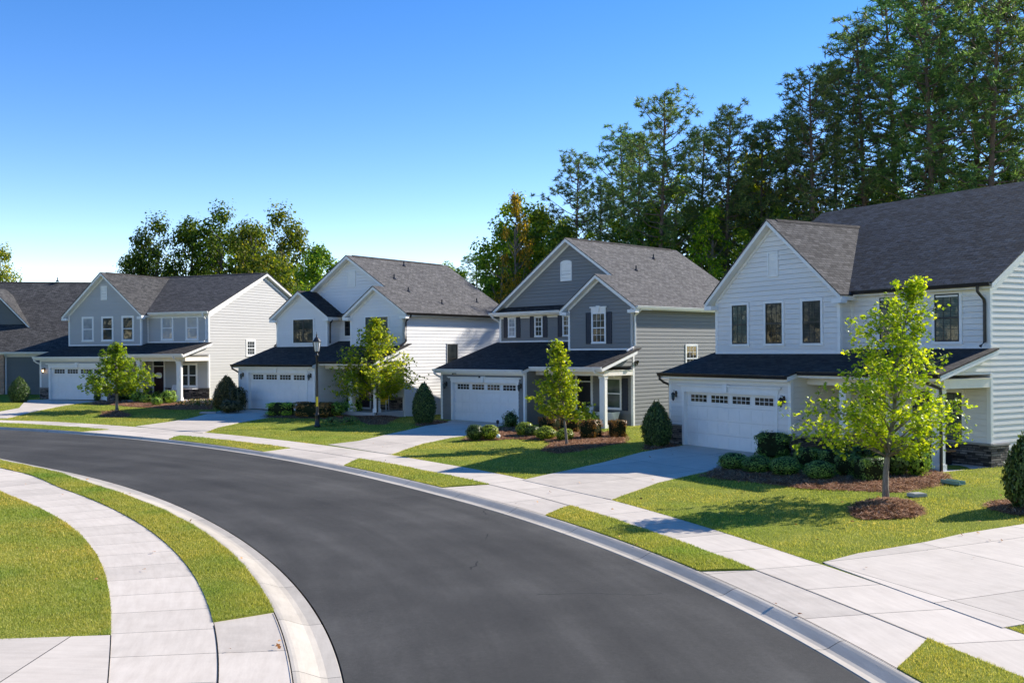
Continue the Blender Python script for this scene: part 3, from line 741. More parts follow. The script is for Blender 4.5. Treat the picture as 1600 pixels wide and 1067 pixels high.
# grass strips between kerb and walk: (street side, start angles at kerb / walk side, end angles)
STRIPS = [('BC', 1.302, 1.291, 2.3, 2.3), ('BC', .974, .98, 1.15, 1.172), ('BC', .64, .630, .819, .858), ('BC', .284, .277, .474, .502), ('BC', -.6, -.6, .122, .153), ('bc', .262, .247, 2.3, 2.3)]
def strip_xy(S, u, v):
    """u along (0..1), v across (0..1)"""
    kk, a0, a1, b0, b1 = S; t = (a0 * (1 - v) + a1 * v) * (1 - u) + (b0 * (1 - v) + b1 * v) * u
    sgn = 1 if kk == 'BC' else -1
    r = (rad(kk[0], t) + sgn * .05) * (1 - v) + (rad(kk[1], t) - sgn * .0) * v
    x, y = polar(t, r); return t, x, y
for S in STRIPS:
    L = abs(S[3] - S[1]) * 35; n = int(L / .35) + 2
    u, v = np.meshgrid(np.linspace(0, 1, n), np.linspace(0, 1, 7), indexing='ij'); t, x, y = strip_xy(S, u, v)
    z = base_z(x, y) + .010 + .02 * np.sin(v * np.pi)
    V = [np.stack([x.ravel(), y.ravel(), z.ravel()], 1)]; I = np.arange(n * 7).reshape(n, 7)
    f = np.stack([I[:-1, :-1].ravel(), I[1:, :-1].ravel(), I[1:, 1:].ravel(), I[:-1, 1:].ravel()], 1)
    ring = np.concatenate([I[:, 0], I[-1, 1:], I[::-1, -1][1:], I[0, ::-1][1:]])
    low = V[0][ring].copy(); low[:, 2] -= .1; b0 = n * 7
    sk = np.stack([ring[:-1], ring[1:], b0 + np.arange(1, len(ring)), b0 + np.arange(0, len(ring) - 1)], 1)
    tag(mesh_np('grass_verge', np.concatenate([V[0], low]), np.concatenate([f, sk]), M['lawn'], smooth=False), kind='structure')

POLY={
'drive4' : [[0.3, 30.25], [0.98, 31.34], [1.98, 32.74], [3.07, 34.25], [4.82, 37.05], [6.55, 38.89], [9.16, 34.65], [8.42, 34.09], [6.63, 31.85], [5.3, 30.46], [4.25, 29.19], [3.24, 27.42], [2.59, 26.16]] ,
'drive3' : [[-7.65, 41.14], [-6.65, 42.74], [-5.87, 45.25], [-4.73, 48.62], [-3.24, 52.48], [-0.35, 50.21], [-0.03, 48.74], [-1.28, 46.11], [-2.73, 44.04], [-3.8, 41.76], [-4.34, 39.32], [-4.64, 37.66]] ,
'drive2' : [[-18.46, 48.6], [-17.97, 50.57], [-17.37, 52.73], [-16.41, 55.21], [-15.88, 59.92], [-13.27, 59.52], [-13.08, 54.7], [-13.5, 52.89], [-14.13, 50.85], [-14.41, 48.48], [-14.22, 45.54]] ,
'drive1' : [[-29.06, 52.33], [-28.97, 54.71], [-29.17, 58.67], [-30.42, 65.0], [-31.36, 67.27], [-28.61, 68.17], [-27.05, 63.48], [-27.49, 60.81], [-27.28, 57.08], [-26.63, 52.21], [-28.0, 51.62]] ,
'drive5' : [[5.7, 18.31], [6.61, 19.06], [8.31, 20.0], [9.4, 20.74], [11.11, 21.58], [14.05, 22.74], [13.54, 19.12], [10.81, 16.8], [7.3, 14.16], [6.88, 13.97]] ,
'mulch4' : [[5.85, 30.35], [6.63, 31.85], [7.78, 34.57], [8.37, 33.36], [9.41, 31.81], [10.91, 34.58], [13.15, 34.03], [12.77, 29.51], [12.32, 28.14], [11.13, 27.03], [10.18, 26.37], [9.25, 26.88], [8.12, 27.44], [7.05, 28.89], [6.26, 29.71]] ,
'ring4' : [[8.18, 24.06], [8.7, 24.83], [9.25, 25.24], [9.67, 25.27], [9.9, 24.83], [9.8, 23.79], [9.55, 23.12], [9.12, 22.68], [8.6, 22.68], [8.02, 22.68], [7.95, 23.2]] ,
'mulch3' : [[-2.13, 42.88], [-1.63, 45.27], [-0.34, 48.77], [0.89, 47.49], [2.17, 48.55], [4.1, 45.37], [4.86, 46.76], [4.87, 42.66], [4.57, 40.73], [3.53, 39.43], [2.42, 37.88], [1.71, 37.4], [1.09, 38.38], [1.61, 41.05], [1.33, 42.14], [-0.03, 42.96], [-1.12, 42.41]] ,
'mulch2' : [[-13.53, 53.93], [-13.67, 58.76], [-13.03, 59.61], [-10.59, 60.62], [-8.37, 61.59], [-7.61, 58.73], [-7.09, 56.15], [-6.35, 53.88], [-6.55, 50.59], [-7.36, 50.53], [-8.24, 53.03], [-8.66, 51.48], [-10.38, 53.5], [-12.49, 53.65]] ,
'mulch1' : [[-26.48, 62.12], [-27.3, 65.05], [-25.39, 65.53], [-22.38, 65.37], [-19.36, 64.32], [-17.73, 58.39], [-19.58, 58.27], [-20.24, 58.25], [-21.76, 59.62], [-23.09, 60.08], [-24.71, 61.71]] ,
'ring1' : [[-22.6, 54.24], [-23.13, 56.14], [-23.06, 57.14], [-22.44, 56.95], [-21.38, 55.44], [-20.92, 54.35], [-21.12, 53.59], [-21.86, 53.54]] ,
'mulchcone4' : [[4.95, 38.0], [5.37, 39.82], [6.33, 40.21], [6.5, 39.66], [6.55, 38.89], [5.9, 38.28], [5.21, 37.73]] ,
'mulchcone3' : [[-4.93, 50.0], [-4.97, 52.83], [-4.17, 53.48], [-3.29, 52.7], [-3.67, 51.3], [-4.51, 49.66]] ,
}
HO = {1: (-31.43, 67.53, .85, -22.02), 2: (-15.72, 59.23, .588, -35.25), 3: (-3.237, 54.193, .117, -44.45), 4: (6.833, 39.320, .143, -59.45)}
def hw(h, u, v):
    x, y, z, a = HO[h]; a = R(a); return (x + u * math.cos(a) - v * math.sin(a), y + u * math.sin(a) + v * math.cos(a))
# driveways end just inside their garage opening
POLY['drive4'][5] = list(hw(4, -.02, .12)); POLY['drive4'][6] = list(hw(4, 4.9, .12)); POLY['drive4'][7] = list(hw(4, 4.9, -1.2))
POLY['drive3'][4] = list(hw(3, -.02, .12)); POLY['drive3'][5] = list(hw(3, 4.9, .12)); POLY['drive3'][6] = list(hw(3, 4.9, -1.2))
POLY['drive2'][4] = list(hw(2, -.02, .12)); POLY['drive2'][5] = list(hw(2, 4.9, .12)); POLY['drive2'][3] = list(hw(2, -.2, -1.8)); POLY['drive2'][6] = list(hw(2, 4.7, -1.6))
POLY['drive1'][4] = list(hw(1, -.02, .12)); POLY['drive1'][5] = list(hw(1, 4.9, .12)); POLY['drive1'][3] = list(hw(1, -.2, -1.8)); POLY['drive1'][6] = list(hw(1, 4.8, -1.6))
for nm, ang in (('drive4', -59.45), ('drive3', -44.45), ('drive2', -35.25), ('drive1', -22.0), ('drive5', -68.0)):
    o = sheet('driveway', M['drive'], POLY[nm], .012, rot=R(ang), org=tuple(POLY[nm][-1]) if nm != 'drive5' else (5.7, 18.31), step=.9, skirt=.1)
    tag(o, kind='structure')
def mound(h, w=.9): return lambda xy, de: h * sm(de / w)
for nm, mt, hh in (('mulch4', 'mulch', .07), ('ring4', 'mulch', .16), ('mulch3', 'mulch', .07), ('mulch2', 'mulch', .07), ('mulch1', 'mulch', .06), ('ring1', 'mulch', .15), ('mulchcone4', 'mulch', .06), ('mulchcone3', 'mulch', .06)):
    tag(sheet('mulch_bed', M[mt], POLY[nm], .012, step=.35, skirt=.05, bumpf=mound(hh), edge=.3, jitter=.06), kind='structure')
ringx = [(-7.53 + 1.25 * math.cos(a), 54.99 - .2 + 1.5 * math.sin(a)) for a in np.linspace(0, 2 * math.pi, 14, endpoint=False)]
POLY['ring2'] = ringx; tag(sheet('mulch_bed', M['mulch'], ringx, .02, step=.35, skirt=.05, bumpf=mound(.14), edge=.3, jitter=.05), kind='structure')
c5 = [(12.5 + 1.2 * math.cos(a), 23.4 + 1.3 * math.sin(a)) for a in np.linspace(0, 2 * math.pi, 12, endpoint=False)]
POLY['mulchcone5'] = c5; tag(sheet('mulch_bed', M['mulch'], c5, .02, step=.35, skirt=.05, bumpf=mound(.06), edge=.3, jitter=.05), kind='structure')

# ---------------------------------------------------------------- houses
def side_gable_house(h, name, cfg):
    x, y, z, a = HO[h]; H = empty(name, (x, y, z), R(a)); g = cfg
    sid, shin, tr, sashm, pane = g['sid'], g['shin'], M['white'], g['sash'], g['pane']; met = g['metal']
    uL, uG, uR, vg, vm, vb, ze = -.9, 5.6, g['uR'], 2.5, 3.1, g['vb'], g['ze']
    zr, vr, zg, uc = g['zr'], g['vr'], g['zg'], 2.35
    zs, sl = g['zs'], .27; shed = lambda v: zs + sl * (v + .3); B = -.4
    FG, FM, F0 = ('F', vg), ('F', vm), ('F', 0.0)
    wall(H, 'garage_wall', sid, [(F0, rect(uL, -.0, B, zs - .05)), (F0, rect(4.88, uG, B, zs - .05)), (F0, rect(0, 4.88, 2.13, zs - .05)),
        (('R', uG), [(0, B), (vm, B), (vm, shed(vm) - .1), (0, shed(0) - .1)]), (('L', uL), [(0, B), (vg, B), (vg, shed(vg) - .1), (0, shed(0) - .1)])])
    wall(H, 'upper_front_wall', sid, [(FG, [(uL, 3.3), (uG, 3.3), (uG, ze), (uc, zg - .28), (uL, ze)]), (FM, rect(uG, uR, 3.3, ze)), (('R', uG), rect(vg, vm, 3.4, ze))])
    wall(H, 'porch_wall', sid, [(FM, rect(uG, uR, B, 3.0))])
    wall(H, 'side_wall', sid, [(('R', uR), [(vm, B), (vb, B), (vb, ze), (vr, zr - .28), (vm, ze)]), (('R', uR - .001), [(.7, 2.95), (vm, 2.95), (vm, shed(vm) - .12), (.7, shed(.7) - .12)])])
    wall(H, 'side_wall', sid, [(('L', uL), [(vg, B), (vb, B), (vb, ze), (vr, zr - .28), (vg, ze)])])
    wall(H, 'rear_wall', sid, [(('B', vb), rect(uL, uR, B, ze))])
    # roofs
    sm_ = (zr - ze - .1) / (vr - vm + .35)
    RL, RC, RR = (vm - .35, ze + .1), (vr, zr), (vb + .35, ze + .1)
    gable_roof(H, ('R', uL - .3), RL, RC, RR, 0, (uR - uL) + .6, shin, tr, ridge=(h == 1))
    GL, GC, GR = (uL - .35, ze - .03), (uc, zg), (uG + .35, ze - .03)
    gable_roof(H, FG, GL, GC, GR, -((zg - ze) / sm_ + 1.4), .35, shin, tr, ridge=True)
    t = MB(); rake_trim(t, FG, GL, GC, GR, uL, uG)
    corner(t, uL, vg, shed(vg), ze - .05, sx=-1); corner(t, uG, vg, shed(vg), ze - .05); corner(t, uR, vm, shed(vm), ze - .05); corner(t, uR, vm, B, 2.98); corner(t, uL, 0, B, zs - .1, sx=-1); corner(t, uG, 0, B, zs - .08)
    t.fb(FM, uG + .001, uG + .09, shed(vm), ze - .02, 0, .03)
    t.fb(FM, uG, uR, ze - .28, ze - .02, 0, .04); t.fb(F0, uL, uG, zs - .28, zs - .06, 0, .04)
    t.fb(FG, uL, uG, shed(vg) - .02, shed(vg) + .1, 0, .035); t.fb(FM, uG, uR, shed(vm) - .02, shed(vm) + .1, 0, .035)
    t.prism(('R', uR), [(vm, ze - .15), (vr, zr - .28), (vr, zr - .44), (vm, ze - .31)], -.01, .03); t.prism(('R', uR), [(vb, ze - .15), (vr, zr - .28), (vr, zr - .44), (vb, ze - .31)], -.01, .03)
    for s in (GL[0], GR[0]):   # boxed eave returns
        s2 = uL + .08 if s < 0 else uG - .08
        t.fb(FG, min(s, s2), max(s, s2), ze - .33, ze - .16, .02, .349)
        t.fb(FG, min(s, s2) + (.3 if s > 0 else .0) * 0, max(s, s2), ze - .42, ze - .33, -.01, .06) if False else None
    t.build('trim_boards', tr, H)
    # lower shed roof over garage and porch
    vp = .22; sh = MB(); wh = MB()
    slab(sh, ('R', uL - .32), [(-.32, zs), (vm, shed(vm))], 0, uG - uL + .32 + .14, .045, .02)
    slab(wh, ('R', uL - .30), [(-.30, zs), (vm, shed(vm))], 0, uG - uL + .30 + .12, .16, -.028)
    slab(sh, ('R', uG + .14), [(vp, shed(vp)), (vm, shed(vm))], 0, uR - uG - .14 + .32, .045, .02)
    slab(wh, ('R', uG + .12), [(vp + .02, shed(vp)), (vm, shed(vm))], 0, uR - uG - .12 + .30, .16, -.028)
    sh.build('porch_roof', M['shin_dark'], H); wh.build('fascia', tr, H)
    # porch
    zc = shed(vp) - .14
    b = MB(); b.box(uG + .02, .78, zc - .30, uR + .02, 1.02, zc - .02); b.box(uR - .22, 1.021, zc - .30, uR + .025, vm, zc - .02); b.box(uG + .01, .62, zc - .02, uR + .06, vm - .001, zc)
    b.build('porch_beam', M['cream'], H)
    MB().box(uG + .01, .55, B, uR - .02, vm, g['pz']).build('porch_floor', M['patio'], H)
    for u in g['posts']: post(H, u, .9, g['pz'] - .02, zc - .3, .28)
    gutter(H, met, [(uL - .32, -.32, zs + .01), (uG + .14, -.32, zs + .01)]); gutter(H, met, [(uG + .16, vp, shed(vp) + .01), (uR + .30, vp, shed(vp) + .01)])
    gutter(H, met, [(uG + .38, vm - .35, ze + .08), (uR + .28, vm - .35, ze + .08)])
    downspout(H, met, [(uL - .2, -.38, zs - .06), (uL - .2, -.37, zs - .22), (uL - .14, -.2, zs - .36), (uL - .08, .02, zs - .45), (uL - .08, .06, zs - .6), (uL - .08, .06, .1)])
    downspout(H, met, [(uR - .14, vm - .42, ze), (uR - .14, vm - .41, ze - .18), (uR - .12, vm - .12, ze - .42), (uR - .12, vm - .09, ze - .55), (uR - .12, vm - .09, shed(vm) + .22), (uR - .16, vm - .25, shed(vm) + .08)])
    pu = g['posts'][-1] + .21
    downspout(H, met, [(pu - .15, vp - .06, shed(vp) - .1), (pu - .12, vp - .0, shed(vp) - .25), (pu, .72, shed(vp) - .42), (pu, .74, shed(vp) - .6), (pu, .74, .0), (pu + .05, .60, -.14), (pu + .08, .45, -.17)])
    garage(H, uG)
    # stone
    stone_block(H, F0, uL, -.14, .76); stone_block(H, F0, 5.02, uG + .07, .76); stone_block(H, ('R', uG), .0, vm - .01, .70)
    stone_block(H, FM, uG + .08, g['door'][0] - .14, .70); stone_block(H, FM, g['door'][0] + g['door'][1] + .14, uR + .07, .70)
    stone_block(H, ('R', uR), vm, vm + .85, .68) if g.get('pier') else None
    # windows
    for (s, w) in g['gw']: window(H, FG, s, 4.0, w, 1.57, sashm, random.choice(pane) if False else pane[g['gw'].index((s, w)) % len(pane)], g['cols'], g['rows'], both=g['both'])
    for (s, w) in g['mw']: window(H, FM, s, 4.0, w, 1.57, sashm, pane[0], g['cols'], g['rows'], both=g['both'])
    for (s, w, z0, hh) in g['lw']: window(H, FM, s, z0, w, hh, sashm, g['lpane'], g['cols'], g['rows'], both=g['both'], twin=w > 1.15)
    for (v, w, z0, hh) in g['sw']: window(H, ('R', uR), v, z0, w, hh, M['white_plastic'], M['glass_blind'], 3, 2)
    rect_vent(H, FG, uc - .28, g['ventz'], .56, .98)
    front_door(H, FM, g['door'][0], g['door'][1], 2.05, M['door_dark'], sign=g.get('sign'))
    sconce(H, F0, -.5, 1.85, lit=g.get('lit')); sconce(H, F0, 5.3, 1.85)
    return H

H4 = side_gable_house(4, 'house', dict(sid=M['sid4'], shin=M['shin4'], sash=M['vinyl_black'], pane=[M['glass_green'], M['glass'], M['glass_blind']], metal=M['bronze'],
    uR=11.05, vb=15.3, ze=5.75, zr=9.95, vr=9.2, zg=8.82, zs=2.84, posts=[7.2, 10.78], pz=.02, pier=True, cols=3, rows=2, both=True,
    gw=[(.07, .87), (1.95, .87), (3.86, .87)], mw=[(6.87, .93), (9.08, .92)], lw=[(8.2, .87, .77, 1.56), (9.2, .87, .77, 1.56)], lpane=M['glass_green'], sw=[], ventz=6.6, door=(6.2, .92)))
tag(H4, 'off-white house with black-framed windows, nearest to the camera at the far right', 'house', 'two-storey houses along the street')
H1 = side_gable_house(1, 'house', dict(sid=M['sid1'], shin=M['shin1'], sash=M['white_plastic'], pane=[M['glass_pale'], M['glass_blind'], M['glass_blind']], metal=M['white'],
    uR=10.75, vb=15.4, ze=5.75, zr=8.85, vr=9.3, zg=8.72, zs=2.86, posts=[6.9, 10.2], pz=.0, pier=False, cols=1, rows=1, both=False,
    gw=[(.42, .88), (2.2, .88), (4.0, .88)], mw=[(6.88, .88), (8.98, .88)], lw=[(8.45, 1.3, .85, 1.45)], lpane=M['glass_blind'], sw=[(7.2, .87, 2.9, 1.0)], ventz=6.8, door=(6.15, .85), sign=True, lit=True))
tag(H1, 'grey house with white trim and white-plaqued dark door behind the leftmost young tree', 'house', 'two-storey houses along the street')

def front_gable_house(h, name, g):
    x, y, z, a = HO[h]; H = empty(name, (x, y, z), R(a)); sid, shin, met = g['sid'], g['shin'], g['metal']; tr = M['white']; B = -.4
    uL, uG, uR, vs, vb = g['uL'], g['uG'], g['uR'], 3.0, g['vb']; zs, sl = g['zs'], g['sl']; shed = lambda v: zs + sl * (v + .3)
    vw = g['vw']; ze = g['ze']; F0, FS, FW = ('F', 0.0), ('F', vs), ('F', vw)
    wall(H, 'garage_wall', sid, [(F0, rect(uL, 0, B, zs - .05)), (F0, rect(4.88, uG, B, zs - .05)), (F0, rect(0, 4.88, 2.13, zs - .05)),
        (('R', uG), [(0, B), (vs, B), (vs, shed(vs) - .1), (0, shed(0) - .1)]), (('L', uL), [(0, B), (vw, B), (vw, shed(vw) - .1), (0, shed(0) - .1)])])
    wall(H, 'porch_wall', sid, [(FS, rect(uG, uR, B, 3.0))])
    wall(H, 'side_wall', sid, [(('R', uR), rect(vs, vb, B, ze)), (('R', uR - .001), [(.7, g['zb']), (vs, g['zb']), (vs, shed(vs) - .12), (.7, shed(.7) - .12)])])
    wall(H, 'side_wall', sid, [(('L', uL), rect(g['vl'], vb, B, ze))]); wall(H, 'rear_wall', sid, [(('B', vb), [(uL, B), (uR, B), (uR, ze), (g['C'][0], g['C'][1] - .25), (uL, ze)])])
    t = MB()
    # main gable
    L, C, Rr = (uL - .42, ze + .08), g['C'], (uR + .42, ze + .08)
    wall(H, 'gable_wall', sid, [(FW, [(uL, ze - .3), (uR, ze - .3), (uR, ze), (C[0], C[1] - .28), (uL, ze)])])
    gable_roof(H, FW, L, C, Rr, -(vb - vw) - .4, .42, shin, tr); rake_trim(t, FW, L, C, Rr, uL, uR)
    # projecting gables
    for (a0, a1, cu, cz, back) in g['sg']:
        wall(H, 'upper_front_wall', sid, [(FS, [(a0, shed(vs) - .2), (a1, shed(vs) - .2), (a1, ze), (cu, cz - .3), (a0, ze)]), (('L', a0), rect(vs, vw, shed(vs) - .2, ze)), (('R', a1 - .002), rect(vs, vw, shed(vs) - .2, ze))])
        if a1 == uR: cz = C[1] + (Rr[1] - C[1]) * (cu - C[0]) / (Rr[0] - C[0])
        l, c, r = (a0 - .38, ze + .02), (cu, cz), (Rr if a1 == uR else (a1 + .38, ze + .02))
        gable_roof(H, FS, l, c, r, -back, .32, shin if a1 == uR else M['shin_dark'], tr, ridge=False, d0R=-(vw - .455 - vs) if a1 == uR else None); rake_trim(t, FS, l, c, r, a0, a1)
        corner(t, a0, vs, shed(vs), ze - .05, sx=-1); corner(t, a1, vs, shed(vs), ze - .05)
        for s, s2 in ((l[0], a0 + .08), (r[0], a1 - .08)): t.fb(FS, min(s, s2), max(s, s2), ze - .26, ze - .10, .02, .319)
        t.fb(FS, a0, a1, shed(vs) - .02, shed(vs) + .09, 0, .035)
    # recessed upper wall
    r0, r1, rv = g['rec']; FR = ('F', rv)
    wall(H, 'upper_front_wall', sid, [(FR, rect(r0, r1, shed(rv) - .2, ze))]); t.fb(FR, r0, r1, shed(rv) - .02, shed(rv) + .09, 0, .035)
    if r0 == uL: corner(t, uL, rv, shed(rv), ze - .1, sx=-1)
    pr = MB(); pw = MB()
    slab(pr, ('R', r0 - (.42 if r0 == uL else -.3)), [(rv - .45, ze + .1), (vw, ze + .42 if rv == vw else ze + .25)], 0, r1 - r0 + (.1 if r0 == uL else -.55), .045)
    pw.box(r0 - (.40 if r0 == uL else -.3), rv - .43, ze - .10, r1 - .3, vw, ze + .03); pw.box(r0 + .01, rv - .035, ze - .26, r1 - .01, rv + .01, ze - .10)
    pr.build('pent_roof', M['shin_dark'], H); pw.build('soffit', M['cream'], H)
    gutter(H, met, [(r0 - (.42 if r0 == uL else -.36), rv - .45, ze + .08), (r1 - .38, rv - .45, ze + .08)])
    # shed roof
    sh = MB(); wh = MB(); vp = .22
    slab(sh, ('R', uL - .32), [(-.32, zs), (max(vw, rv), shed(max(vw, rv)))], 0, uG - uL + .46, .045, .02); slab(wh, ('R', uL - .30), [(-.3, zs), (max(vw, rv), shed(max(vw, rv)))], 0, uG - uL + .42, .16, -.028)
    slab(sh, ('R', uG + .14), [(vp, shed(vp)), (vs + .3, shed(vs + .3))], 0, uR - uG - .14 + .32, .045, .02); slab(wh, ('R', uG + .12), [(vp + .02, shed(vp)), (vs, shed(vs))], 0, uR - uG - .12 + .3, .16, -.028)
    sh.build('porch_roof', M['shin_dark'], H); wh.build('fascia', tr, H)
    t.fb(F0, uL, uG, zs - .28, zs - .06, 0, .04); corner(t, uL, 0, B, zs - .1, sx=-1); corner(t, uG, 0, B, zs - .08); corner(t, uR, vs, B, ze - .02)
    t.build('trim_boards', tr, H)
    zc = shed(vp) - .14; b = MB(); b.box(uG + .02, .78, zc - .26, uR + .02, 1.02, zc - .02); b.box(uR - .22, 1.021, zc - .26, uR + .025, vs, zc - .02); b.box(uG + .01, .62, zc - .02, uR + .06, vs - .001, zc)
    b.build('porch_beam', M['cream'], H); MB().box(uG + .01, .55, B, uR - .02, vs, .02).build('porch_floor', M['patio'], H)
    for u in g['posts']: post(H, u, .9, .0, zc - .26, .27)
    gutter(H, met, [(uL - .32, -.32, zs + .01), (uG + .14, -.32, zs + .01)]); gutter(H, met, [(uG + .16, vp, shed(vp) + .01), (uR + .30, vp, shed(vp) + .01)])
    gutter(H, met, [(uR + .42, vs - .25, ze + .06), (uR + .42, vb + .4, ze + .06)])
    downspout(H, met, [(uL - .2, -.38, zs - .06), (uL - .2, -.37, zs - .22), (uL - .08, .02, zs - .45), (uL - .08, .06, zs - .6), (uL - .08, .06, .05)])
    downspout(H, met, [(uR + .44, vs + .12, ze - .02), (uR + .40, vs + .12, ze - .15), (uR + .10, vs + .10, ze - .38), (uR + .08, vs + .1, ze - .5), (uR + .08, vs + .1, shed(vs) + .25), (uR + .06, vs - .1, shed(vs) + .12), (uR + .0, vs - .45, shed(vs - .5) + .11)])
    if r0 == uL: downspout(H, met, [(uL - .25, rv - .5, ze), (uL - .22, rv - .4, ze - .18), (uL - .08, rv - .02, ze - .4), (uL - .08, rv + .05, ze - .55), (uL - .08, rv + .05, shed(rv) + .1)])
    else:
        downspout(H, met, [(-1.1, vs - .0, ze - .0), (uL - .2, vs + .04, ze - .2), (uL - .08, vs + .05, ze - .35), (uL - .08, vs + .05, shed(vs) + .2), (uL - .1, vs - .15, shed(vs) + .08)])
        downspout(H, met, [(r0 + .3, vs + .1, ze - .02), (r0 + .28, vs + .12, ze - .2), (r0 + .10, vs + .15, ze - .4), (r0 + .08, vs + .15, shed(vs) + .2)])
    pu = g['posts'][-1] + .20
    downspout(H, met, [(pu - .2, vp - .06, shed(vp) - .1), (pu - .15, vp - .0, shed(vp) - .25), (pu, .70, shed(vp) - .4), (pu, .72, shed(vp) - .55), (pu, .72, .05), (pu + .06, .58, -.04)])
    garage(H, uG)
    return H

H3 = front_gable_house(3, 'house', dict(sid=M['sid3'], shin=M['shin3'], metal=M['white'], uL=-.93, uG=5.44, uR=10.0, vb=14.2, zs=2.82, sl=.30, vw=4.6, vl=4.6, ze=5.92, zb=3.0,
    C=(4.53, 9.95), sg=[(5.8, 10.0, 7.87, 7.69, 3.2)], rec=(-.93, 5.8, 4.6), posts=[9.82]))
FW = ('F', 4.6); FS = ('F', 3.0)
for s in (-.26, 1.84, 3.96): window(H3, FW, s + .06, 4.62, .52, 1.10, M['white_plastic'], M['glass_pale'] if s < 0 else M['glass_blind'], 2, 2, trim=.05)
for s in (-.60, .42, 1.50, 2.52, 3.62): shutter(H3, FW, s - .0, 4.56, .30, 1.2)
window(H3, FS, 7.43, 4.2, .84, 1.52, M['white_plastic'], M['glass_blind'], 3, 2, trim=.06, crown=True)
shutter(H3, FS, 7.0, 4.14, .34, 1.62); shutter(H3, FS, 8.36, 4.14, .34, 1.62)
rect_vent(H3, FW, 3.85, 7.62, .82, 1.0, arch=True)
window(H3, FS, 8.36, .86, .88, 1.52, M['white_plastic'], M['glass_green'], 1, 1, trim=.06, crown=True)
shutter(H3, FS, 7.88, .78, .36, 1.62); shutter(H3, FS, 9.34, .78, .36, 1.62)
front_door(H3, FS, 6.38, .92, 2.05, M['black'])
window(H3, ('R', 10.0), 7.58, 2.65, 1.0, 1.38, M['white_plastic'], M['glass'], 3, 2, trim=.07)
sconce(H3, ('F', 0), -.5, 1.85); sconce(H3, ('F', 0), 5.17, 1.85)
for u, zz in ((.22, 2.62), (2.3, 2.46)): 
    m = MB(); m.box(u - .05, -.12, zz - .04, u + .09, .0, zz + .05); m.tube([(u, -.1, zz), (u, -.24, zz - .03)], .04, 8); m.build('security_camera', M['black'], H3)
m = MB(); m.box(10.0, 3.1, 3.05, 10.1, 3.3, 3.25); m.tube([(10.05, 3.2, 3.2), (10.2, 3.15, 3.28)], .03); m.lathe([(.03, -.1), (.1, .05), (.1, .08)], (10.24, 3.05, 3.2), 8); m.build('floodlight', M['black'], H3)
for u, v in ((7.2, 7.0), (8.9, 12.9), (5.8, 10.5)): roof_pipe(H3, u, v, 9.95 - .677 * abs(u - 4.53) + .0)
tag(H3, 'slate grey house with dark navy shutters and an arched gable vent', 'house', 'two-storey houses along the street')

H2 = front_gable_house(2, 'house', dict(sid=M['sid2'], shin=M['shin3'], metal=M['bronze'], uL=-.88, uG=5.6, uR=9.65, vb=13.0, zs=2.62, sl=.32, vw=4.2, vl=3.0, ze=5.46, zb=2.8,
    C=(4.38, 9.18), sg=[(-.88, 3.55, 1.34, 7.12, 1.4), (5.5, 9.65, 7.57, 7.06, 3.0)], rec=(3.55, 5.5, 4.0), posts=[7.62, 9.5]))
FS = ('F', 3.0)
window(H2, FS, .62, 3.92, 1.74, 1.42, M['vinyl_black'], M['glass_blind'], 1, 1, both=False, twin=True, trim=.09)
window(H2, FS, 6.72, 3.92, 1.74, 1.42, M['vinyl_black'], M['glass_green'], 1, 1, both=False, twin=True, trim=.09)
window(H2, ('F', 4.0), 4.05, 4.32, .62, 1.0, M['vinyl_black'], M['glass'], 2, 2, trim=.08)
rect_vent(H2, ('F', 4.2), 4.05, 7.28, .70, .95)
front_door(H2, FS, 6.15, .88, 2.05, M['door_dark'])
window(H2, FS, 8.15, .95, .82, 1.4, M['vinyl_black'], M['glass'], 2, 2, trim=.08)
stone_block(H2, FS, 7.15, 9.55, .72)
window(H2, ('R', 9.65), 6.85, 2.05, .95, 1.7, M['bronze'], M['glass_blind'], 1, 1, both=False, trim=.06, trimm=M['grey_plastic'])
sconce(H2, ('F', 0), -.5, 1.85); sconce(H2, ('F', 0), 5.3, 1.85)
for u, v in ((6.6, 5.6), (7.9, 5.4), (9.0, 7.2), (8.6, 11.2), (5.0, 8.3)): roof_pipe(H2, u, v, 9.18 - .65 * abs(u - 4.38))
tag(H2, 'pale white-sided house with two small front gables behind the street lamp', 'house', 'two-storey houses along the street')

# far left house, mostly cut by the frame
H0 = empty('house', (-37.4, 73.2, .93), R(10)); B = -.5
wall(H0, 'front_wall', M['sid0'], [(('F', 0), rect(0, 6.4, B, 3.1)), (('F', 2.7), [(-4.2, 5.0), (.8, 5.0), (-1.7, 7.7)])])
bw = MB(); bw.box(-9, -.35, B, -.0, 1.0, 3.0); bw.build('brick_wall', M['brick'], H0)
wall(H0, 'side_wall', M['sid0'], [(('R', 6.4), [(0, B), (14, B), (14, 3.1), (8, 8.6), (0, 3.1)])]); wall(H0, 'rear_wall', M['sid0'], [(('B', 14.0), rect(-9, 6.4, B, 3.1))])
gable_roof(H0, ('R', -9.3), (-.45, 3.15), (8.0, 8.85), (16.3, 3.15), 0, 16.0, M['shin1'], M['white'])
gable_roof(H0, ('F', 2.7), (-4.6, 5.0), (-1.7, 8.1), (1.15, 5.0), -3.5, .35, M['shin1'], M['white'], ridge=False)
t = MB(); t.fb(('F', 0), 0.0, .12, B, 3.05, 0, .04); t.fb(('F', 0), 0, 6.4, 2.8, 3.02, 0, .05); t.fb(('F', 2.7), -4.2, .8, 4.9, 5.05, 0, .3); t.build('trim_boards', M['white'], H0)
gutter(H0, M['white'], [(-9.2, -.46, 3.14), (6.6, -.46, 3.14)])
downspout(H0, M['white'], [(.1, -.5, 3.05), (.1, -.3, 2.85), (.06, -.1, 2.7), (.06, -.1, 0.0)])
roof_pipe(H0, 4.2, 4.5, 6.5); roof_pipe(H0, 1.6, 7.9, 8.95, .3)
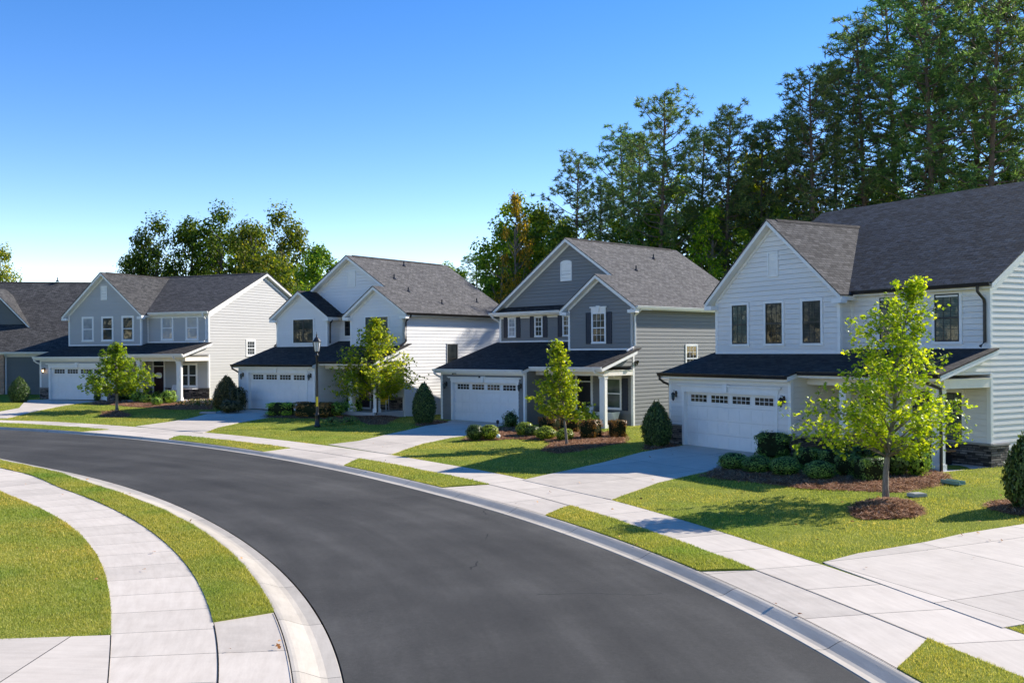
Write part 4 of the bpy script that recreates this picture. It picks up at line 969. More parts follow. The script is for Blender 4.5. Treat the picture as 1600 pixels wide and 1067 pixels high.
tag(H0, 'grey-roofed house with orange brick corner, cut by the left edge', 'house', 'two-storey houses along the street')

# ---------------------------------------------------------------- vegetation
def cards(P, N, size, shape='leaf', asp=1.0, seed=0, sizevar=.35):
    """P: centres, N: facing normals; returns verts, faces of small leaf polygons"""
    r = np.random.default_rng(seed); n = len(P)
    N = N + r.normal(0, .45, (n, 3)); N /= np.linalg.norm(N, axis=1)[:, None] + 1e-9
    A = np.cross(N, r.normal(0, 1, (n, 3))); A /= np.linalg.norm(A, axis=1)[:, None] + 1e-9
    Bv = np.cross(N, A); s = size * (1 + r.uniform(-sizevar, sizevar, n))
    if shape == 'leaf': pts = [(-.5, 0, 0), (-.05, -.33, .06), (.5, 0, -.06), (-.05, .33, .06)]
    elif shape == 'blade': pts = [(-.5, -.06, 0), (.1, -.05, 0), (.5, 0, 0), (.1, .05, 0)]
    elif shape == 'lobed': pts = [(-.5, 0, 0), (-.22, -.16, .03), (-.12, -.42, .0), (.08, -.16, .05), (.28, -.3, 0), (.5, 0, -.1), (.28, .3, 0), (.08, .16, .05), (-.12, .42, 0), (-.22, .16, .03)]
    k_ = len(pts)
    V = np.stack([P + A * (p[0] * s)[:, None] + Bv * (p[1] * s * asp)[:, None] + N * (p[2] * s)[:, None] for p in pts], 1).reshape(-1, 3)
    F = np.arange(n * k_).reshape(n, k_)
    return V, F
def mesh_only(name, V, F, mat):
    me = bpy.data.meshes.new(name); V = np.asarray(V, 'f4'); F = np.asarray(F, 'i4'); nf, k_ = F.shape
    me.vertices.add(len(V)); me.vertices.foreach_set('co', V.ravel()); me.loops.add(nf * k_); me.loops.foreach_set('vertex_index', F.ravel())
    me.polygons.add(nf); me.polygons.foreach_set('loop_start', np.arange(nf, dtype='i4') * k_)
    me.update(calc_edges=True); me.polygons.foreach_set('use_smooth', np.zeros(nf, bool)); me.materials.append(mat); return me
def mb_mesh(mb, name, mat, smooth=True):
    me = bpy.data.meshes.new(name); me.from_pydata(mb.v, [], mb.f); me.update(); me.materials.append(mat)
    if smooth: me.polygons.foreach_set('use_smooth', np.ones(len(me.polygons), bool))
    return me

def shrub_meshes(kind, seed):
    """unit shrub: width 1, height 1, base at z=0. foliage + dark core"""
    r = np.random.default_rng(seed)
    n = {'round': 2300, 'box': 2500, 'cone': 6500, 'wild': 1300, 'sparse': 350}[kind]
    d = r.normal(0, 1, (n, 3)); d /= np.linalg.norm(d, axis=1)[:, None]
    rr_ = 1 - np.abs(r.normal(0, .10, n)); lump = 1 + .07 * np.sin(d[:, 0] * 7 + seed) * np.cos(d[:, 1] * 6) + .06 * np.sin(d[:, 2] * 9 + 2 * seed)
    if kind == 'box':
        q = np.sign(d) * np.abs(d) ** .42; q /= np.max(np.abs(q), axis=1)[:, None] * .55 + .45 * np.linalg.norm(q, axis=1)[:, None] * .8; P = q * .5
    elif kind == 'cone':
        h = r.beta(1.25, 1.45, n); a = r.uniform(0, 2 * np.pi, n); prof = np.sin(np.pi * np.clip(h * .86 + .13, 0, 1)) ** .62 * (1 - .38 * h ** 3)
        P = np.stack([np.cos(a) * prof * .52, np.sin(a) * prof * .52, h - .5], 1); d = np.stack([np.cos(a), np.sin(a), (h - .45) * .8], 1)
    elif kind == 'wild':
        P = d * .5 * (1 + .25 * np.sin(d[:, 0] * 5 + seed) * np.sin(d[:, 1] * 4 + 1) * 1.0)[:, None]; rr_ = 1 - np.abs(r.normal(0, .2, n))
    else: P = d * .5
    P = P * (rr_ * lump)[:, None]; P[:, 2] = np.maximum(P[:, 2] * 1.0 + .5, .03)
    ls = {'round': .058, 'box': .060, 'cone': .055, 'wild': .10, 'sparse': .1}[kind]
    V, F = cards(P, d, ls, 'leaf', 1.1, seed)
    fol = mesh_only('foliage', V, F, M['leaf_shrub'])
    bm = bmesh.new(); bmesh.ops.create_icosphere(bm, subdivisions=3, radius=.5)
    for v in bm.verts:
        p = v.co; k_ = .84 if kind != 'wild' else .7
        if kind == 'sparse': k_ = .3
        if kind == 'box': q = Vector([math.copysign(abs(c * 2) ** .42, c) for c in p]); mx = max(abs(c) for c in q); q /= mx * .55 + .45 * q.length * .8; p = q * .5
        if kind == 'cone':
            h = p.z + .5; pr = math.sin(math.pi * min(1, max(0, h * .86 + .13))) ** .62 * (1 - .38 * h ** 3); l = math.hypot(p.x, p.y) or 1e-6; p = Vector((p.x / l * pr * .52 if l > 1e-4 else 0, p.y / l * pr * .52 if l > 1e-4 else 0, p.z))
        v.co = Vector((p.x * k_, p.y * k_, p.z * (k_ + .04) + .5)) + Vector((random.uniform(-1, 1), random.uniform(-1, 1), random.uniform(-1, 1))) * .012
    me = bpy.data.meshes.new('dark_core'); bm.to_mesh(me); bm.free(); me.materials.append(M['core'])
    return fol, me
SHR = {}
def shrub(kind, seed, x, y, w, h, tint, label, cat, group, rot=None, dz=-.03, d=None):
    key = (kind, seed % 3)
    if key not in SHR: SHR[key] = shrub_meshes(kind, 11 + seed % 3)
    f, c = SHR[key]; H = empty({'cone': 'cone_shrub', 'box': 'clipped_shrub', 'round': 'round_shrub', 'wild': 'shrub', 'sparse': 'low_shrub'}[kind], (x, y, TZ(x, y) + dz), random.uniform(0, 6.28) if rot is None else rot)
    H.scale = (w, d or w, h)
    for nm, me in (('foliage', f), ('dark_core', c)):
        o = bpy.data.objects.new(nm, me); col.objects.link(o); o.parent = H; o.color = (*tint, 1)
    return tag(H, label, cat, group)

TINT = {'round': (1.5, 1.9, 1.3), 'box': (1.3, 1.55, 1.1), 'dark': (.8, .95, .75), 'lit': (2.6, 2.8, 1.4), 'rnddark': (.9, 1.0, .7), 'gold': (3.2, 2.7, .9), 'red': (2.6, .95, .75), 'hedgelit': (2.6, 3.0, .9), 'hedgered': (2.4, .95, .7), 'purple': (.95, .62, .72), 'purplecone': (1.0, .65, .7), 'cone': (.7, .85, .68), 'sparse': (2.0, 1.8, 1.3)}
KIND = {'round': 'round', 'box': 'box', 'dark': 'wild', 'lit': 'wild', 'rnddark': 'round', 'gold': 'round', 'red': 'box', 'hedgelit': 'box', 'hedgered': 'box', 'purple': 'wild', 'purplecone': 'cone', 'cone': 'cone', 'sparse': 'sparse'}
BUSH=[
('h4', 'round', 6.99, 31.42, 0.93, 0.57) ,
('h4', 'round', 7.54, 30.56, 0.91, 0.55) ,
('h4', 'round', 8.21, 29.86, 0.89, 0.58) ,
('h4', 'round', 8.91, 28.8, 0.89, 0.58) ,
('h4', 'box', 9.18, 34.83, 1.12, 0.81) ,
('h4', 'box', 9.14, 30.89, 0.68, 0.68) ,
('h4', 'box', 9.7, 30.66, 0.71, 0.67) ,
('h4', 'box', 9.94, 29.42, 0.61, 0.65) ,
('h4', 'box', 10.18, 28.36, 0.7, 0.66) ,
('h4', 'dark', 11.0, 33.42, 0.99, 0.78) ,
('h4', 'dark', 11.4, 32.33, 1.04, 0.83) ,
('h4', 'dark', 11.25, 29.23, 0.94, 0.91) ,
('h4', 'lit', 11.84, 29.1, 0.83, 0.9) ,
('h4', 'dark', 11.59, 31.04, 0.8, 0.8) ,
('h3', 'rnddark', -1.63, 42.83, 0.77, 0.66) ,
('h3', 'gold', -1.01, 42.96, 0.78, 0.64) ,
('h3', 'dark', -0.09, 48.28, 0.75, 0.78) ,
('h3', 'gold', 0.54, 43.99, 0.79, 0.62) ,
('h3', 'rnddark', 0.88, 43.59, 0.67, 0.51) ,
('h3', 'gold', 1.42, 42.49, 0.88, 0.55) ,
('h3', 'gold', 2.2, 41.75, 0.75, 0.51) ,
('h3', 'red', 1.75, 45.97, 0.89, 0.71) ,
('h3', 'red', 2.57, 45.12, 0.7, 0.7) ,
('h3', 'red', 3.35, 42.35, 0.79, 0.77) ,
('h3', 'red', 4.51, 42.69, 0.66, 0.74) ,
('h3', 'lit', 3.94, 48.73, 0.82, 0.69) ,
('h3', 'lit', 3.15, 46.4, 0.54, 0.9) ,
('h2', 'hedgelit', -12.8, 54.82, 1.41, 0.71) ,
('h2', 'rnddark', -12.43, 59.12, 1.18, 0.72) ,
('h2', 'hedgered', -10.88, 54.29, 2.03, 0.77) ,
('h2', 'lit', -9.75, 54.82, 0.99, 0.78) ,
('h2', 'lit', -9.05, 55.98, 1.16, 0.98) ,
('h2', 'dark', -10.71, 63.95, 1.24, 0.66) ,
('h2', 'lit', -8.57, 59.4, 1.0, 0.88) ,
('h2', 'sparse', -9.09, 49.84, 0.96, 0.42) ,
('h2', 'sparse', -8.27, 50.52, 0.91, 0.42) ,
('h1', 'dark', -25.57, 65.99, 1.11, 1.02) ,
('h1', 'lit', -24.72, 65.22, 0.84, 0.76) ,
('h1', 'lit', -23.55, 63.75, 0.74, 0.58) ,
('h1', 'lit', -21.87, 61.01, 0.63, 0.55) ,
('h1', 'lit', -24.12, 67.11, 0.78, 0.61) ,
('h1', 'lit', -21.97, 63.35, 0.98, 0.82) ,
('h1', 'dark', -26.97, 67.15, 0.61, 0.69) ,
('h1', 'dark', -27.6, 66.05, 0.51, 0.77) ,
('mid', 'purplecone', -16.99, 58.96, 1.29, 1.9) ,
('mid', 'purple', -16.06, 58.07, 0.97, 1.27) ,
('mid', 'purple', -17.26, 58.84, 0.91, 1.14) ,
('mid', 'purple', -16.05, 56.44, 1.46, 0.73) ,
('cone', 'cone', 5.67, 39.02, 1.16, 1.69) ,
('cone', 'cone', -4.57, 51.24, 1.19, 2.05) ,
('cone', 'cone', -31.64, 63.65, 1.23, 1.56) ,
('cone', 'cone', 12.26, 23.45, 1.18, 1.82) ,
]
LB = {
'h4': ['low rounded green shrub, first from the driveway in the row before the off-white house', 'low rounded green shrub, second from the driveway before the off-white house', 'low rounded green shrub, third from the driveway before the off-white house', 'low rounded green shrub, last of the front row, nearest the young tree mulch ring',
       'boxy clipped green shrub against the garage corner of the off-white house', 'boxy dark shrub behind the gap between second and third rounded shrubs', 'boxy dark shrub directly behind the last rounded green shrub', 'boxy dark shrub right of the rounded shrubs, second from the tree trunk', 'boxy dark shrub immediately left of the nearest young tree trunk',
       'loose dark shrub by the stone base at the garage side wall', 'loose dark shrub behind the boxy ones by the off-white porch', 'loose dark shrub right behind the nearest young tree trunk', 'large sunlit loose shrub beside the right porch post of the off-white house', 'loose dark shrub at the porch edge behind the nearest tree'],
'h3': ['rounded dark shrub at the driveway end of the slate house bed', 'gold-tipped rounded shrub beside the small white garden ball', 'small dark boxy shrub against the slate house garage corner', 'gold-tipped rounded shrub in the middle of the slate house bed', 'rounded dark shrub tucked behind the gold-tipped ones', 'gold-tipped rounded shrub just left of the slender young tree', 'gold-tipped rounded shrub at the slender young tree trunk',
       'reddish shrub behind the gold shrubs by the slate garage wall', 'reddish shrub behind the slender young tree trunk', 'large reddish boxy shrub left of the slate house porch post', 'reddish boxy shrub right of the slate house porch post', 'leafy green shrub on the slate house porch edge', 'narrow upright green shrub behind the slender young tree'],
'h2': ['yellow-green clipped hedge by the driveway of the pale house', 'rounded dark shrub against the garage corner of the pale house', 'long clipped hedge with reddish tops behind the street lamp', 'pale green shrub joining the reddish hedge right end', 'big light green shrub between the lamp and the round young tree', 'dark low shrub against the porch of the pale house', 'light green boxy shrub left of the round young tree trunk', 'low sparse grey-green shrub right of the lamp foot', 'low sparse grey-green shrub nearer the round young tree'],
'h1': ['dark shrub right of the leftmost tree trunk by the grey house', 'light green shrub left of the clipped ones at the grey house', 'light green rounded shrub, second along the grey house bed', 'light green small shrub at the lawn edge of the grey house bed', 'light green shrub behind the small one in the grey house bed', 'largest light green shrub by the right porch post of the grey house', 'dark shrub behind the leftmost young tree trunk', 'narrow dark shrub at the garage corner of the grey house'],
'mid': ['tall cone-topped purplish shrub between the grey and pale houses', 'ragged purplish shrub right of the purple cone', 'ragged purplish shrub left of the purple cone', 'low spreading purplish shrub in front of the purple cone'],
'cone': ['dense dark cone shrub between the slate house and the off-white garage', 'dense dark cone shrub between the pale house and the slate garage', 'dense dark cone shrub beside the far left house', 'dense dark cone shrub cut by the right edge']}
cnt = {}
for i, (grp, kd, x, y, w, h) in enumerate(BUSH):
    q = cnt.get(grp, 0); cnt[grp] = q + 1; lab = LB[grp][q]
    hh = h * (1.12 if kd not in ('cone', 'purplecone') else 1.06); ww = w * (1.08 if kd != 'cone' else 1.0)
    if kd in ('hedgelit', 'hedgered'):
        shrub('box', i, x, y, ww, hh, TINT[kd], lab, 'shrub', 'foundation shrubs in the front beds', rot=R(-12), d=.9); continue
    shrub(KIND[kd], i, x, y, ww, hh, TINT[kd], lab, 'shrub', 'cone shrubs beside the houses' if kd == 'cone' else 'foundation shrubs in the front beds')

def spray(name, P, N, size, shape, mat, seed, asp=1.0): V, F = cards(P, N, size, shape, asp, seed); return mesh_only(name, V, F, mat)

def young_tree(name, x, y, H_, prof, trunk_h, nbr, nleaf, leafsize, seed, tint, lean=(0, 0), trunk_r=.07, label='', spread=.16, up=.55, leaders=None, skew=None, rnd=.3):
    """prof: [(height fraction of crown, radius m)...]"""
    r = np.random.default_rng(seed); rs = random.Random(seed); z0 = TZ(x, y); T = empty(name, (x, y, z0 - .03)); tag(T, label, 'tree', 'young street trees on the lawns')
    wood = MB(); hs = [p[0] for p in prof]; rs_ = [p[1] for p in prof]
    top = H_; ax = lambda z: Vector((lean[0] * (z / top) ** 1.6 + .03 * math.sin(z * 2.1 + seed), lean[1] * (z / top) ** 1.6 + .03 * math.cos(z * 1.7), z))
    zs = np.linspace(0, top * .96, 16); wood.tube([ax(z) for z in zs], [trunk_r * 1.35 if z < .05 else trunk_r * (1 - .93 * (z / top)) + .006 for z in zs], 8)
    C = []; ND = []
    for i in range(nbr):
        f = (i + .5) / nbr; f = f ** .92; zc = trunk_h + (top - trunk_h) * f; a = i * 2.39996 + rs.uniform(-.35, .35)
        rad_ = np.interp(f, hs, rs_) * rs.uniform(1.05 - rnd, 1.05 + rnd * .55)
        if skew: rad_ *= 1 + skew * math.cos(a - math.pi * 1.0)
        p0 = ax(max(trunk_h * .9, zc - rad_ * up)); end = ax(zc) + Vector((math.cos(a) * rad_, math.sin(a) * rad_, rs.uniform(-.05, .12) * rad_ + up * .15))
        mid = p0.lerp(end, .5) + Vector((rs.uniform(-.06, .06), rs.uniform(-.06, .06), rad_ * .10))
        wood.tube([p0, mid, end], [.022 * (1 - f * .6) + .004, .012, .004], 5)
        nt = max(4, int(9 * rad_ / .8))
        for j in range(nt):
            t = .28 + .75 * (j + rs.random() * .6) / nt; q = p0.lerp(mid, min(1, t * 2)) if t < .5 else mid.lerp(end, min(1.08, (t - .5) * 2))
            tw = Vector((rs.gauss(0, 1), rs.gauss(0, 1), rs.gauss(0, .7))).normalized() * (spread * (.6 + rad_ * .9)) * rs.uniform(.4, 1.1); e = q + tw
            wood.tube([q, e], [.005, .002], 3, caps=False); C.append((q.lerp(e, .55), e)); ND.append(tw)
    for _ in range(int(nbr * .25)):
        z = top - rs.uniform(0, .5); C.append((ax(z * .99), ax(z) + Vector((rs.gauss(0, .05), rs.gauss(0, .05), .1)))); ND.append(Vector((0, 0, 1)))
    per = max(3, nleaf // len(C)); P = []; N = []
    for (a, b), w in zip(C, ND):
        for _ in range(per):
            q = a.lerp(b, rs.random() * 1.15) + Vector((rs.gauss(0, 1), rs.gauss(0, 1), rs.gauss(0, .8))) * spread * .42
            P.append(q); N.append((rs.gauss(0, .5), rs.gauss(0, .5), 1 + rs.gauss(0, .4)))
    fo = spray('foliage', np.array(P), np.array(N), leafsize, 'lobed', M['leaf_oak'], seed, 1.0)
    o1 = bpy.data.objects.new('trunk', mb_mesh(wood, 'trunk', M['bark_pale'])); o2 = bpy.data.objects.new('crown', fo); o2.color = (*tint, 1)
    for o in (o1, o2): col.objects.link(o); o.parent = T
    return T
young_tree('oak_sapling', 9.48, 25.2, 5.55, [(0, 1.35), (.12, 1.75), (.3, 1.55), (.5, 1.05), (.68, .85), (.85, .62), (1, .2)], 1.25, 64, 8200, .115, 3, (1.35, 1.4, .9), lean=(.75, .1), trunk_r=.075, skew=.18, spread=.21, rnd=.55,
           label='tall conical young tree with yellow-green leaves before the off-white house')
young_tree('oak_sapling', 2.14, 39.73, 4.15, [(0, .9), (.15, 1.15), (.35, .9), (.6, .62), (.85, .38), (1, .12)], 1.15, 50, 4600, .125, 8, (1.15, 1.15, .9), lean=(-.35, .0), trunk_r=.055, skew=.15, spread=.17, rnd=.45,
           label='slender two-tipped young tree on the mulch bed before the slate house')
young_tree('oak_sapling', -7.53, 54.99, 5.45, [(0, 1.6), (.15, 2.35), (.4, 2.0), (.65, 1.25), (.85, .7), (1, .2)], 1.15, 84, 9500, .15, 15, (1.25, 1.2, .9), trunk_r=.09, skew=.0, spread=.20, rnd=.35,
           label='wide round young tree before the pale house, right of the street lamp')
young_tree('oak_sapling', -22.69, 56.95, 3.85, [(0, 1.55), (.15, 2.0), (.4, 1.55), (.65, .95), (.85, .5), (1, .15)], 1.15, 56, 6000, .155, 23, (.9, 1.0, .8), trunk_r=.085, spread=.2, rnd=.4,
           label='round dark-leaved young tree before the grey house, leftmost of the young trees')

# ---- forest behind the houses
def pine_meshes(seed, H_=26.0):
    rs = random.Random(seed); wood = MB(); ax = lambda z: Vector((.35 * math.sin(z * .11 + seed), .35 * math.cos(z * .13 + seed * 2), z))
    zs = np.linspace(0, H_ * .98, 22); wood.tube([ax(z) for z in zs], [.30 * (1 - .88 * z / H_) + .02 for z in zs], 8)
    P = []; N = []; nb = 74
    for i in range(nb):
        f = i / nb; z = H_ * (.34 + .65 * f ** .93); a = i * 2.399 + rs.uniform(-.6, .6); env = (math.sin(math.pi * min(1, (f * .74 + .22))) ** .7) * (1 - .12 * f)
        L = 4.4 * env * rs.uniform(.55, 1.15) + .3; dead = f < .10 and rs.random() < .6; rise = rs.uniform(.05, .30) + .4 * f
        p0 = ax(z); d = Vector((math.cos(a), math.sin(a), 0)); side = Vector((-d.y, d.x, 0))
        pts = [p0 + d * L * t + Vector((0, 0, L * (rise * t + .10 * t * t - .05 * math.sin(t * 6)))) + side * L * .08 * math.sin(t * 5 + i) for t in (0, .35, .7, 1)]
        wood.tube(pts, [.07 * (1 - f * .6) + .015, .045, .025, .01], 5, caps=False)
        if dead: continue
        nc = int(3 + L * 2.7)
        for j in range(nc):
            t = .30 + .72 * rs.random() ** .75; k_ = min(2, int(t * 3)); q = pts[k_].lerp(pts[k_ + 1], min(1, t * 3 - k_))
            c = q + Vector((rs.gauss(0, .42), rs.gauss(0, .42), rs.gauss(.10, .20))) * (.5 + .32 * L * .5)
            wood.tube([q, c], [.015, .006], 3, caps=False)
            for _ in range(24):
                n = Vector((rs.gauss(0, 1), rs.gauss(0, 1), rs.gauss(.2, .7))).normalized(); P.append(c + n * rs.uniform(.0, .24)); N.append(n)
    P = np.array(P); N = np.array(N); n = len(P); r = np.random.default_rng(seed)
    side = np.cross(N, r.normal(0, 1, (n, 3))); side /= np.linalg.norm(side, axis=1)[:, None]
    Lh = r.uniform(.16, .30, n)[:, None]; w = .034
    V = np.stack([P - N * Lh * .4 - side * w, P - N * Lh * .4 + side * w, P + N * Lh + side * w * .3, P + N * Lh - side * w * .3], 1).reshape(-1, 3)
    return mesh_only('pine_crown', V, np.arange(n * 4).reshape(n, 4), M['needle']), mb_mesh(wood, 'pine_trunk', M['bark_dark'])
def broad_meshes(seed, H_=15.0, Rr=4.6, leaf=.26, open_=.5, nblob=60, low=.15):
    rs = random.Random(seed); wood = MB(); P = []; N = []
    ax = lambda z: Vector((.3 * math.sin(z * .3 + seed), .3 * math.cos(z * .25), z))
    zs = np.linspace(0, H_ * .8, 10); wood.tube([ax(z) for z in zs], [.28 * (1 - .85 * z / H_) + .02 for z in zs], 8)
    for i in range(nblob):
        f = rs.random() ** .85; z = H_ * (low + (1 - low) * f) * .97; a = rs.uniform(0, 2 * math.pi); env = math.sin(math.pi * min(1, f * .78 + .24)) ** .7
        rad_ = Rr * env * rs.uniform(.35, 1.05); c = ax(z) + Vector((math.cos(a) * rad_, math.sin(a) * rad_, 0)); br = rs.uniform(.65, 1.35) * Rr / 4.6
        b = ax(max(1.5, z - rad_ * .8)); m = b.lerp(c, .55) + Vector((0, 0, -.15 * rad_)); wood.tube([b, m, c], [.09, .05, .02], 5, caps=False)
        nl = int(165 * br * br * (1.3 - open_))
        for _ in range(nl):
            n = Vector((rs.gauss(0, 1), rs.gauss(0, 1), rs.gauss(0, 1))).normalized(); rr_ = br * (rs.random() ** .45) * (1 + .3 * math.sin(n.x * 5 + i) * math.sin(n.y * 4))
            P.append(c + Vector((n.x, n.y, n.z * .72)) * rr_); N.append((n.x, n.y, n.z + .7))
    return spray('broad_crown', np.array(P), np.array(N), leaf, 'leaf', M['leaf_forest'], seed, 1.25), mb_mesh(wood, 'broad_trunk', M['bark_oak'])
PINES = [pine_meshes(s) for s in (1, 2, 3, 4)]
BROAD = [broad_meshes(5), broad_meshes(6, Rr=5.2), broad_meshes(7, Rr=3.6, leaf=.24)]
OAKS = [broad_meshes(31, 16, 6.0, .28, .74, 56, .22), broad_meshes(32, 16, 6.4, .28, .80, 52, .22)]
def plant(kind, var, x, y, s, tint, label, cat, group, name, sx=1.0):
    me = {'p': PINES, 'b': BROAD, 'o': OAKS}[kind]; me = me[var % len(me)]
    T = empty(name, (x, y, TZ(x, y) - .3), random.uniform(0, 6.28)); T.scale = (s * sx, s * sx, s); tag(T, label, cat, group)
    for nm, m_ in (('crown', me[0]), ('trunk', me[1])):
        o = bpy.data.objects.new(nm, m_); col.objects.link(o); o.parent = T; o.color = (*tint, 1) if nm == 'crown' else (1, 1, 1, 1)
def at(px, top, Y): return (px - 800) / 1550 * Y, Y, 3.96 + (552 - top) / 1550 * Y - 1.0
# tall pines: (column in the photograph, height of the tip there, distance)
PN = [(1347, 30, 92), (1392, -20, 100), (1450, -50, 86), (1482, 10, 98), (1524, -60, 96), (1562, -60, 84), (1612, -30, 94), (1665, -50, 90), (1310, 95, 98),
      (1268, 104, 90), (1232, 165, 96), (1196, 190, 94), (1140, 160, 92), (1100, 200, 98), (1036, 136, 90), (1003, 205, 98), (975, 195, 104), (905, 230, 96), (940, 275, 104)]
PL = 'long-needled pine in the tall wood behind the slate and off-white houses'
for i, (px, top, Y) in enumerate(PN):
    x, y, h = at(px, top, Y); plant('p', i * 7 % 4, x, y, h / 26.0, (random.uniform(.85, 1.15), random.uniform(.95, 1.2), random.uniform(.8, 1.0)), PL, 'pine tree', 'tall pines behind the houses', 'pine_tree', .95)
x, y, h = at(742, 392, 120); plant('p', 1, x, y, h / 26, (1, 1.1, .9), 'small distant pine tip in the gap between pale and slate houses', 'pine tree', None, 'pine_tree', 1.3)
BR = [(815, 285, 96, (1.3, 1.35, .8)), (785, 335, 92, (1.2, 1.4, .9)), (845, 315, 98, (1.6, 1.5, .8)), (762, 378, 96, (1, 1.2, .9)), (720, 412, 118, (1.2, 1.4, 1)), (880, 335, 90, (.9, 1.0, .8)), (925, 345, 90, (1.1, 1.2, .8)), (970, 330, 94, (1.2, 1.3, .8)), (1015, 315, 96, (1.1, 1.3, .8)), (1065, 255, 100, (1.4, 1.5, .8)),
      (1108, 310, 88, (1.5, 1.7, .7)), (1160, 275, 98, (1.3, 1.3, .8)), (1205, 205, 100, (1.9, 1.6, .8)), (1165, 345, 86, (1.2, 1.3, .8)), (1225, 320, 90, (1.1, 1.2, .8)), (1275, 310, 96, (1.7, 1.5, .8)), (1335, 318, 92, (1.6, 1.5, .7)), (1400, 300, 98, (1.3, 1.4, .8)), (1462, 310, 94, (1.7, 1.6, .7)),
      (1520, 285, 90, (1.2, 1.3, .7)), (1580, 270, 92, (1.0, 1.3, .7)), (1640, 260, 90, (1.0, 1.2, .7)), (1035, 340, 90, (1.0, 1.2, .7)), (1372, 262, 106, (1.0, 1.2, .8)), (1495, 255, 108, (1.1, 1.2, .8)), (1610, 240, 104, (1.0, 1.2, .8)), (700, 408, 125, (1.5, 1.6, .9))]
for i, (px, top, Y, tn_) in enumerate(BR):
    x, y, h = at(px, top, Y); plant('b', i * 5 % 3, x, y, h / 14.6, tn_, 'leafy understorey tree below the tall pines behind the right-hand houses', 'broadleaf tree', 'leafy trees in the wood behind the houses', 'broadleaf_tree', max(.75, 15 / h * .8) if h < 14 else .85)
x, y, h = at(808, 292, 90); plant('b', 2, x, y, h / 14.6 * 1.02, (1.8, .97, .7), 'tree with a red autumn tip at the left end of the wood', 'broadleaf tree', None, 'broadleaf_tree', .45)
OK_ = [(212, 392, 104, (.5, .58, .5)), (250, 346, 106, (.52, .6, .5)), (298, 338, 110, (.55, .65, .5)), (348, 328, 108, (.6, .7, .55)), (392, 340, 104, (.85, .8, .65)), (436, 330, 112, (.8, .75, .6))]
for i, (px, top, Y, tn_) in enumerate(OK_):
    x, y, h = at(px, top, Y); plant('o', i, x, y, h / 15.4, tn_, 'open-crowned dark oak rising behind the grey house', 'oak tree', 'oaks behind the grey house', 'oak_tree', .8)
x, y, h = at(503, 378, 92); plant('b', 1, x, y, h / 14.6, (1.0, 1.25, .8), 'rounded green tree filling the gap left of the pale house roof', 'broadleaf tree', None, 'broadleaf_tree', .9)
x, y, h = at(8, 395, 105); plant('o', 1, x, y, h / 15.4, (1.7, 1.4, .8), 'autumn-tinged tree above the roof at the left edge', 'broadleaf tree', None, 'broadleaf_tree', .7)
x, y, h = at(-35, 400, 110); plant('b', 0, x, y, h / 14.6, (1.5, 1.1, .8), 'leafy tree beyond the far left roof', 'broadleaf tree', None, 'broadleaf_tree', .9)
def far_wood_and_ring():
    r = np.random.default_rng(5); n = 52000; t = r.uniform(-.35, 1.0, n); D = r.uniform(128, 175, n); X = D * np.tan(t - .0) * .8; Y = D
    nb = 26000; a = r.uniform(math.pi * .735, math.pi * 2.12, nb); Db = r.uniform(85, 110, nb); X = np.concatenate([X, Db * np.cos(a)]); Y = np.concatenate([Y, Db * np.sin(a)]); n += nb  # unseen ring behind the camera, added to darken window reflections
    hmax = 13 + 4 * np.sin(X * .11) + 3 * np.sin(X * .31 + 1); hmax = np.where((X > 22) & (Y > 100), hmax * .5, hmax); hmax = np.where((X < -38) & (Y > 100), np.minimum(hmax, 7), hmax); z = hmax * np.sqrt(r.random(n)); P = np.stack([X, Y, z + .5], 1)
    V, F = cards(P, r.normal(0, 1, (n, 3)) + [0, 0, .5], 1.0, 'leaf', 1.2, 5); return mesh_only('far_wood_and_ring', V, F, M['leaf_forest'])
o = bpy.data.objects.new('far_wood_and_ring', far_wood_and_ring()); col.objects.link(o); o.color = (.5, .62, .55, 1); tag(o, 'dense mass of far trees closing the view behind the wood, plus an unseen ring added for window reflections', 'wood', kind='stuff')

# ---------------------------------------------------------------- grass blades and pine straw
EX = [np.array(POLY[q]) for q in POLY]
HF = []
for h_ in (1, 2, 3, 4):
    uR_ = {1: 10.75, 2: 9.65, 3: 10.0, 4: 11.05}[h_]; HF.append(np.array([hw(h_, -.9, 0), hw(h_, 5.5, 0), hw(h_, 5.6, .55), hw(h_, uR_, .55), hw(h_, uR_, 16), hw(h_, -.9, 16)]))
def visible(x, y, m=.06): return (y > 2) & (np.abs(x / y) < .516 + m) & (3.96 * 1550 / np.maximum(y, 1) < 540 + 1550 * m * 1.2)
def blades(x, y, z, hgt, wid, seed):
    r = np.random.default_rng(seed); n = len(x); a = r.uniform(0, 2 * np.pi, n); l = r.uniform(0, 2 * np.pi, n); h = hgt * r.uniform(.45, 1.25, n) * (1 + .35 * np.sin(x * 2.3 + 1.7 * np.sin(y * 1.9)) * np.sin(y * 2.9 + np.sin(x * 1.3))); w = wid * r.uniform(.6, 1.3, n); ln = h * r.uniform(.15, .8, n)
    b = np.stack([x, y, z - .006], 1); s = np.stack([np.cos(a) * w, np.sin(a) * w, np.zeros(n)], 1); t = b + np.stack([np.cos(l) * ln, np.sin(l) * ln, h], 1)
    V = np.stack([b - s, b + s, t], 1).reshape(-1, 3); return V
GV = []
